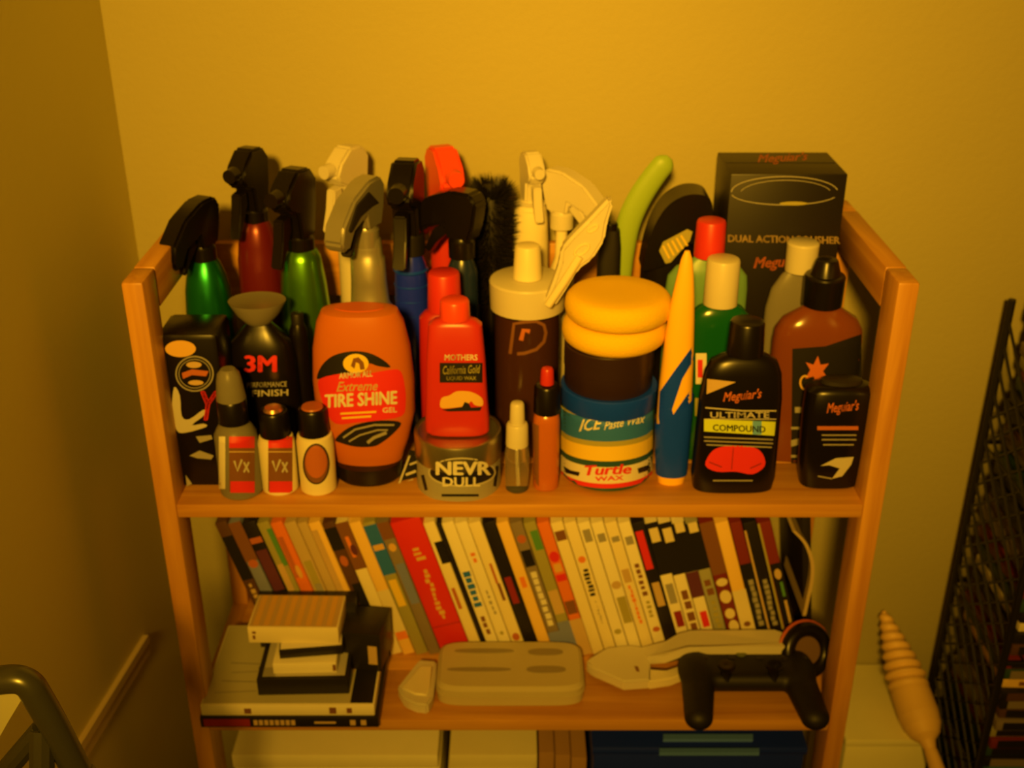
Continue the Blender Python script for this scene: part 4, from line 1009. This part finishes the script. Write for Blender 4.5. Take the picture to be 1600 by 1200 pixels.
# controller
t = thing('game_controller', 'black two-handled game controller lying on the shelf edge', 'game controller', (.2540, .045, ZM))
def blob_bm(bm, pts):
    for (x, y, z, rx, ry, rz) in pts:
        r = bmesh.ops.create_icosphere(bm, subdivisions=3, radius=1)
        for v in r['verts']: v.co = Vector((x+v.co.x*rx, y+v.co.y*ry, z+v.co.z*rz))
bm = bmesh.new()
box_bm(bm, -.062, .062, -.020, .036, .012, .036, .010, 3)
for s in (-1, 1):
    blob_bm(bm, [(s*.056, .004, .026, .021, .036, .016)])
    for k in range(8):
        q = k/7; blob_bm(bm, [(s*(.055+.007*q), -.002-.058*q, .024-.006*q, .0195-.0035*q, .018-.003*q, .0155-.002*q)])
    box_bm(bm, s*.048-.013, s*.048+.013, .030, .046, .014, .030, .005, 2)
me = bpy.data.meshes.new('c'); bm.to_mesh(me); bm.free(); o = bpy.data.objects.new('c', me); COL.objects.link(o)
md = o.modifiers.new('r', 'REMESH'); md.mode = 'VOXEL'; md.voxel_size = .0022; m2 = o.modifiers.new('s', 'SMOOTH'); m2.iterations = 8; m2.factor = .6
dg = bpy.context.evaluated_depsgraph_get(); me2 = bpy.data.meshes.new_from_object(o.evaluated_get(dg)); bpy.data.objects.remove(o)
link('housing', me2, BLACKM, t, ang=180)
for s in (-1, 1):
    lathe('analog_stick', BLACK, [(.030, .009), (.036, .006), (.042, .006), (.044, .0095), (.047, .0095), (.0475, .008), (.046, .002)], t, N=24, cx=s*.026, cy=-.010)
for k in range(4):
    a = k*math.pi/2; lathe('face_button', DARK, [(.034, .0042), (.0395, .0042), (.0403, .003)], t, N=16, cx=.054+.011*math.cos(a), cy=.012+.011*math.sin(a))
bm = bmesh.new(); box_bm(bm, -.065, -.043, .0085, .0155, .034, .040, .001); box_bm(bm, -.0575, -.0505, .001, .023, .034, .040, .001); fin(bm, 'direction_pad', DARK, t)
lathe('centre_button', M('button_green', (.12, .14, .05), .4), [(.034, .006), (.0375, .006), (.038, .004)], t, N=20, cx=-.004, cy=.022)
for s in (-1, 1): box('option_button', DARK, s*.016-.004, s*.016+.004, .012, .015, .034, .0375, t, .0006)

# ------------------------------------------------------------------ bottom shelf
def lowbox(name, label, cat, u0, u1, ytop, mat, zt_, dp, rz=0, h=None):
    a = ony(u0, 1185, ytop); b_ = ony(u1, 1185, ytop); w_ = (b_.x-a.x)
    return thing(name, label, cat, ((a.x+b_.x)/2, ytop+dp/2, ZB), None, 0), w_
zt_ = .435
for name, lab, cat, u0, u1, n, mat in (('paper_stack', 'stack of white paper on the bottom shelf, left one', 'paper', 366, 686, 9, PAPER), ('paper_stack', 'stack of cream paper on the bottom shelf, right of the white stack', 'paper', 700, 836, 8, M('paper_cream', (.80, .76, .5), .8))):
    a = ony(u0, 1190, .045).x; b_ = ony(u1, 1190, .045).x; cxx = (a+b_)/2; ww = (b_-a)
    t = thing(name, lab, cat, (cxx, .15, ZB), 'paper stacks on the bottom shelf')
    hs = (zt_-ZB)/n
    for k in range(n):
        dx = random.uniform(-.003, .003); dy = random.uniform(-.003, .003)
        box('ream', mat, -ww/2+dx, ww/2+dx, -.110+dy, .085+dy, k*hs, (k+1)*hs-.0008, t, .001)
a = ony(842, 1190, .05).x; b_ = ony(918, 1190, .05).x
t = thing('brown_folder_stack', 'upright brown card folders between the paper and the dark blue bin', 'folder', ((a+b_)/2, .14, ZB))
for k in range(3):
    w_ = (b_-a)/3; box('folder', M('brown_card', (.38, .22, .09), .8), -(b_-a)/2+k*w_, -(b_-a)/2+(k+1)*w_-.001, -.09, .085, 0, .18-.004*k, t, .001)
a = ony(926, 1190, .03).x; b_ = ony(1292, 1190, .03).x
a = ony(926, 1190, .03).x; b_ = .325
t = thing('dark_blue_bin', 'dark blue plastic bin with two raised pale blue ribs, on the bottom shelf', 'bin', ((a+b_)/2, .125, ZB))
ww = (b_-a); zt2 = .215
box('tub', NAVY, -ww/2, ww/2, -.10, .10, 0, zt2-.012, t, .004)
box('lid', NAVY, -ww/2-.002, ww/2+.002, -.104, .104, zt2-.012, zt2, t, .003)
zz_ = ZB+zt2
for v0, v1, u0, u1 in ((1151, 1159, 1036, 1176), (1173, 1180, 1030, 1186)):
    pts = [onz(u0, v1, zz_), onz(u1, v1, zz_), onz(u1, v0, zz_), onz(u0, v0, zz_)]; o3 = t.location
    bm = bmesh.new(); f = bm.faces.new([bm.verts.new((p.x-o3.x, p.y-o3.y, zt2-.0005)) for p in pts]); r = bmesh.ops.extrude_face_region(bm, geom=[f])
    for v in r['geom']:
        if isinstance(v, bmesh.types.BMVert): v.co.z += .0045
    fin(bm, 'rib', M('dusty_blue', (.09, .22, .9), .5), t)

# ------------------------------------------------------------------ right of the bookcase
zbx = .38; yb0 = onz(1400, 1155, zbx).y
xa = onz(1318, 1155, zbx).x+.004; xb = onz(1456, 1155, zbx).x
xa = max(xa, .362)
yb1 = YW-.004
t = thing('white_carton', 'white box on the floor between the bookcase and the wire rack', 'box', ((xa+xb)/2, (yb0+yb1)/2, 0))
hx, hy = (xb-xa)/2, (yb1-yb0)/2
CW = M('white_card', (.92, .88, .5), .6)
box('carton', CW, -hx, hx, -hy, hy, 0, zbx-.012, t, .002); box('lid', CW, -hx-.0015, hx+.0015, -hy-.0015, hy, zbx-.0115, zbx, t, .0015)
prt(t, 'top_print', 'brown', [r_(-hx+.006, hy-.02, -hx+.022, hy-.014), r_(-hx+.028, hy-.02, -hx+.036, hy-.014)], lambda a, b: (a, b, zbx+.0004))
# turned spindle
pa = ony(1380, 956, .258); pb = ony(1454, 1172, .10)
L = (pb-pa).length; pb_ = pb; zmin = zbx+.002
t = thing('turned_spindle', 'turned pale wooden spindle with spiral ribs leaning beside the bookcase', 'spindle', pb)
rowsS = [(0.0, .007), (.06, .010), (.10, .018), (.16, .023), (.24, .025), (.34, .0245), (.44, .024), (.50, .023)]
ax = (pa-pb).normalized(); q = ax.to_track_quat('Z', 'X').to_matrix()
bm = bmesh.new(); NR, NS = 150, 28; rings = []
for i in range(NR+1):
    s_ = i/NR
    if s_ < .5:
        for (a0, r0), (a1, r1) in zip(rowsS, rowsS[1:]):
            if a0 <= s_ <= a1: rr = r0+(r1-r0)*(s_-a0)/(a1-a0); break
        amp = max(0, (s_-.40)/.10)*.002
    else:
        q2 = (s_-.5)/.5; rr = .0235-.0185*q2**1.2; amp = .0026*(1-q2*.6)
        if q2 > .97: rr *= .6
    ring_ = []
    for k in range(NS):
        a = 2*math.pi*k/NS; r1 = rr+amp*math.sin(a+2*math.pi*s_*14)
        ring_.append(bm.verts.new(q @ Vector((r1*math.cos(a), r1*math.sin(a), s_*L))))
    rings.append(ring_)
for A, B in zip(rings, rings[1:]):
    for k in range(NS): bm.faces.new((A[k], A[(k+1) % NS], B[(k+1) % NS], B[k]))
bm.faces.new(rings[0]); bm.faces.new(rings[-1])
fin(bm, 'turned_shaft', M('pale_wood', (.95, .62, .18), .5, noise=.15, nscale=30), t, ang=60)
d = (pb-pa).normalized(); e = Vector((0, 0, 0)); foot = Vector((d.x*.5, d.y*.5, -(pb.z)+.0)) if False else d*.085
tube('lower_shaft', M('pale_wood', (.95, .62, .18), .5), [(0, 0, 0), tuple(d*.04), tuple(foot)], [.008, .010, .009], t, 12)

# wire rack with stacked discs
XR0, XR1, YR0, YR1, HR = .552, .76, .075, .235, ony(1600, 468, .235).z
t = thing('wire_rack', 'tall black wire rack crammed with disc cases at the right edge', 'rack', ((XR0+XR1)/2, (YR0+YR1)/2, 0))
ox, oy = t.location.x, t.location.y
WIRE = M('black_wire', (.012, .010, .010), .4)
for x_ in (XR0, XR1):
    for y_ in (YR0, YR1):
        tube('rack_post', WIRE, [(x_-ox, y_-oy, 0), (x_-ox, y_-oy, HR)], .0045, t, 8)
for x_ in (XR0, XR1):
    bm = bmesh.new(); n = 34; st = .030
    for i in range(n):
        z0 = .02+i*st; z1 = z0+(YR1-YR0)*.8
        if z1 > HR: continue
        tube_bm(bm, [(x_-ox, YR0-oy, z0), (x_-ox, YR1-oy, z1)], .0019, 5); tube_bm(bm, [(x_-ox+.001, YR0-oy, z1), (x_-ox+.001, YR1-oy, z0)], .0019, 5)
    o = fin(bm, 'mesh_side', WIRE, t); o['kind'] = 'stuff'
for k in range(5):
    z0 = .14+k*.20
    if z0 > HR: break
    bm = bmesh.new()
    tube_bm(bm, [(XR0-ox, YR0-oy, z0), (XR1-ox, YR0-oy, z0)], .003, 6); tube_bm(bm, [(XR0-ox, YR1-oy, z0), (XR1-ox, YR1-oy, z0)], .003, 6)
    for i in range(9):
        x_ = XR0+(XR1-XR0)*i/8; tube_bm(bm, [(x_-ox, YR0-oy, z0), (x_-ox, YR1-oy, z0)], .0014, 5)
    fin(bm, 'rack_shelf', WIRE, t)
cols = [('black', 'black'), ('dkred', 'dark red'), ('brown', 'brown'), ('black', 'black'), ('olive', 'olive'), ('black', 'black'), ('dkgreen', 'dark green'), ('bgrey', 'grey-brown')]
GR = 'disc cases stacked in the wire rack'
ORD = ['lowest', 'second from the bottom', 'third from the bottom', 'fourth from the bottom', 'fifth from the bottom', 'sixth from the bottom', 'seventh from the bottom', 'eighth from the bottom', 'ninth from the bottom', 'tenth from the bottom', 'eleventh from the bottom', 'twelfth from the bottom', 'thirteenth from the bottom']
special = {11: ('tan', 'pale-spined'), 6: ('cream', 'cream-spined'), 2: ('teal', 'teal-edged')}
for k in range(4):
    z = .14+k*.20+.0045; j = 0
    while z+.016 < .14+(k+1)*.20-.004 and z < 1.0:
        mk, wd = cols[(j*3+k*5) % 8]; 
        # pale spines seen in the photograph
        for vz, mm, ww_ in ((.576, 'cream', 'cream'), (.498, 'amber', 'amber'), (.372, 'teal', 'teal')):
            if abs(z+.007-vz) < .0075: mk, wd = mm, ww_
        sh = random.uniform(0, .008); dy = random.uniform(0, .010)
        lvl = ['lowest', 'second', 'third', 'topmost'][k]
        tt = thing('disc_case', '%s case, %s of the %s tier of the wire rack' % (wd, ORD[j], lvl), 'disc case', (XR0+.010+sh, YR0+.008+dy, z), GR)
        tt.rotation_euler = (0, 0, math.radians(random.uniform(-2.0, 1.0)))
        box('case', CM[mk], 0, .185, 0, .134, 0, .0142, tt, .001)
        box('spine_label', CM[random.choice(['black', 'black', 'brown', 'bgrey', 'black'])] if mk not in ('cream', 'amber', 'teal') else CM[mk], .008, .178, -.0006, .0004, .0015, .0127, tt, 0)
        if mk in ('cream', 'amber', 'teal'):
            prt(tt, 'spine_print', 'brown', [r_(.02+i*.012, 0, .028+i*.012, 1) for i in range(5)], lambda a, b: (a, -.0012, .004+.006*b))
        z += .0146; j += 1

# ------------------------------------------------------------------ folding chair frame at lower left
yc = -.36
def C3(u, v, y=yc): return ony(u, v, y)
base = C3(45, 1080); base = Vector((base.x, base.y, 0))
t = thing('metal_folding_chair', 'grey metal folding chair whose tubular back shows at the lower left corner', 'chair', base)
CH = M('grey_metal_tube', (.12, .12, .09), .3, metal=.6)
def rel(p): return tuple(p-base)
ptsA = [C3(-22, 1066), C3(8, 1062), C3(30, 1062), C3(46, 1070), C3(58, 1088), C3(82, 1130), C3(118, 1200), C3(200, 1360)]
e = ptsA[-1]; ptsA.append(Vector((e.x+.10, e.y-.0, .012)))
tube('back_tube', CH, [rel(p) for p in smooth_path(ptsA, 5)], .0098, t, 12)
q1, q2 = C3(66, 1138), C3(4, 1210); d = (q2-q1)
tube('cross_tube', CH, [rel(q1), rel(q1+d), rel(q1+d*1.2)], .0075, t, 10)
far = Vector((base.x-.0, yc-.06, 0))
tube('rear_leg', CH, [rel(q1), rel(q1+Vector((-.01, -.10, -.25))), rel(Vector((q1.x-.01, q1.y-.26, .012)))], .0085, t, 10)
pp = [C3(-22, 1078), C3(0, 1072), C3(28, 1070), C3(42, 1080), C3(8, 1136), C3(-22, 1190)]
bm = bmesh.new(); f = bm.faces.new([bm.verts.new(Vector(rel(p))+Vector((0, .004, 0))) for p in pp]); r = bmesh.ops.extrude_face_region(bm, geom=[f])
for v in r['geom']:
    if isinstance(v, bmesh.types.BMVert): v.co.y += .006
fin(bm, 'back_panel', M('panel_grey', (.62, .60, .36), .4), t)
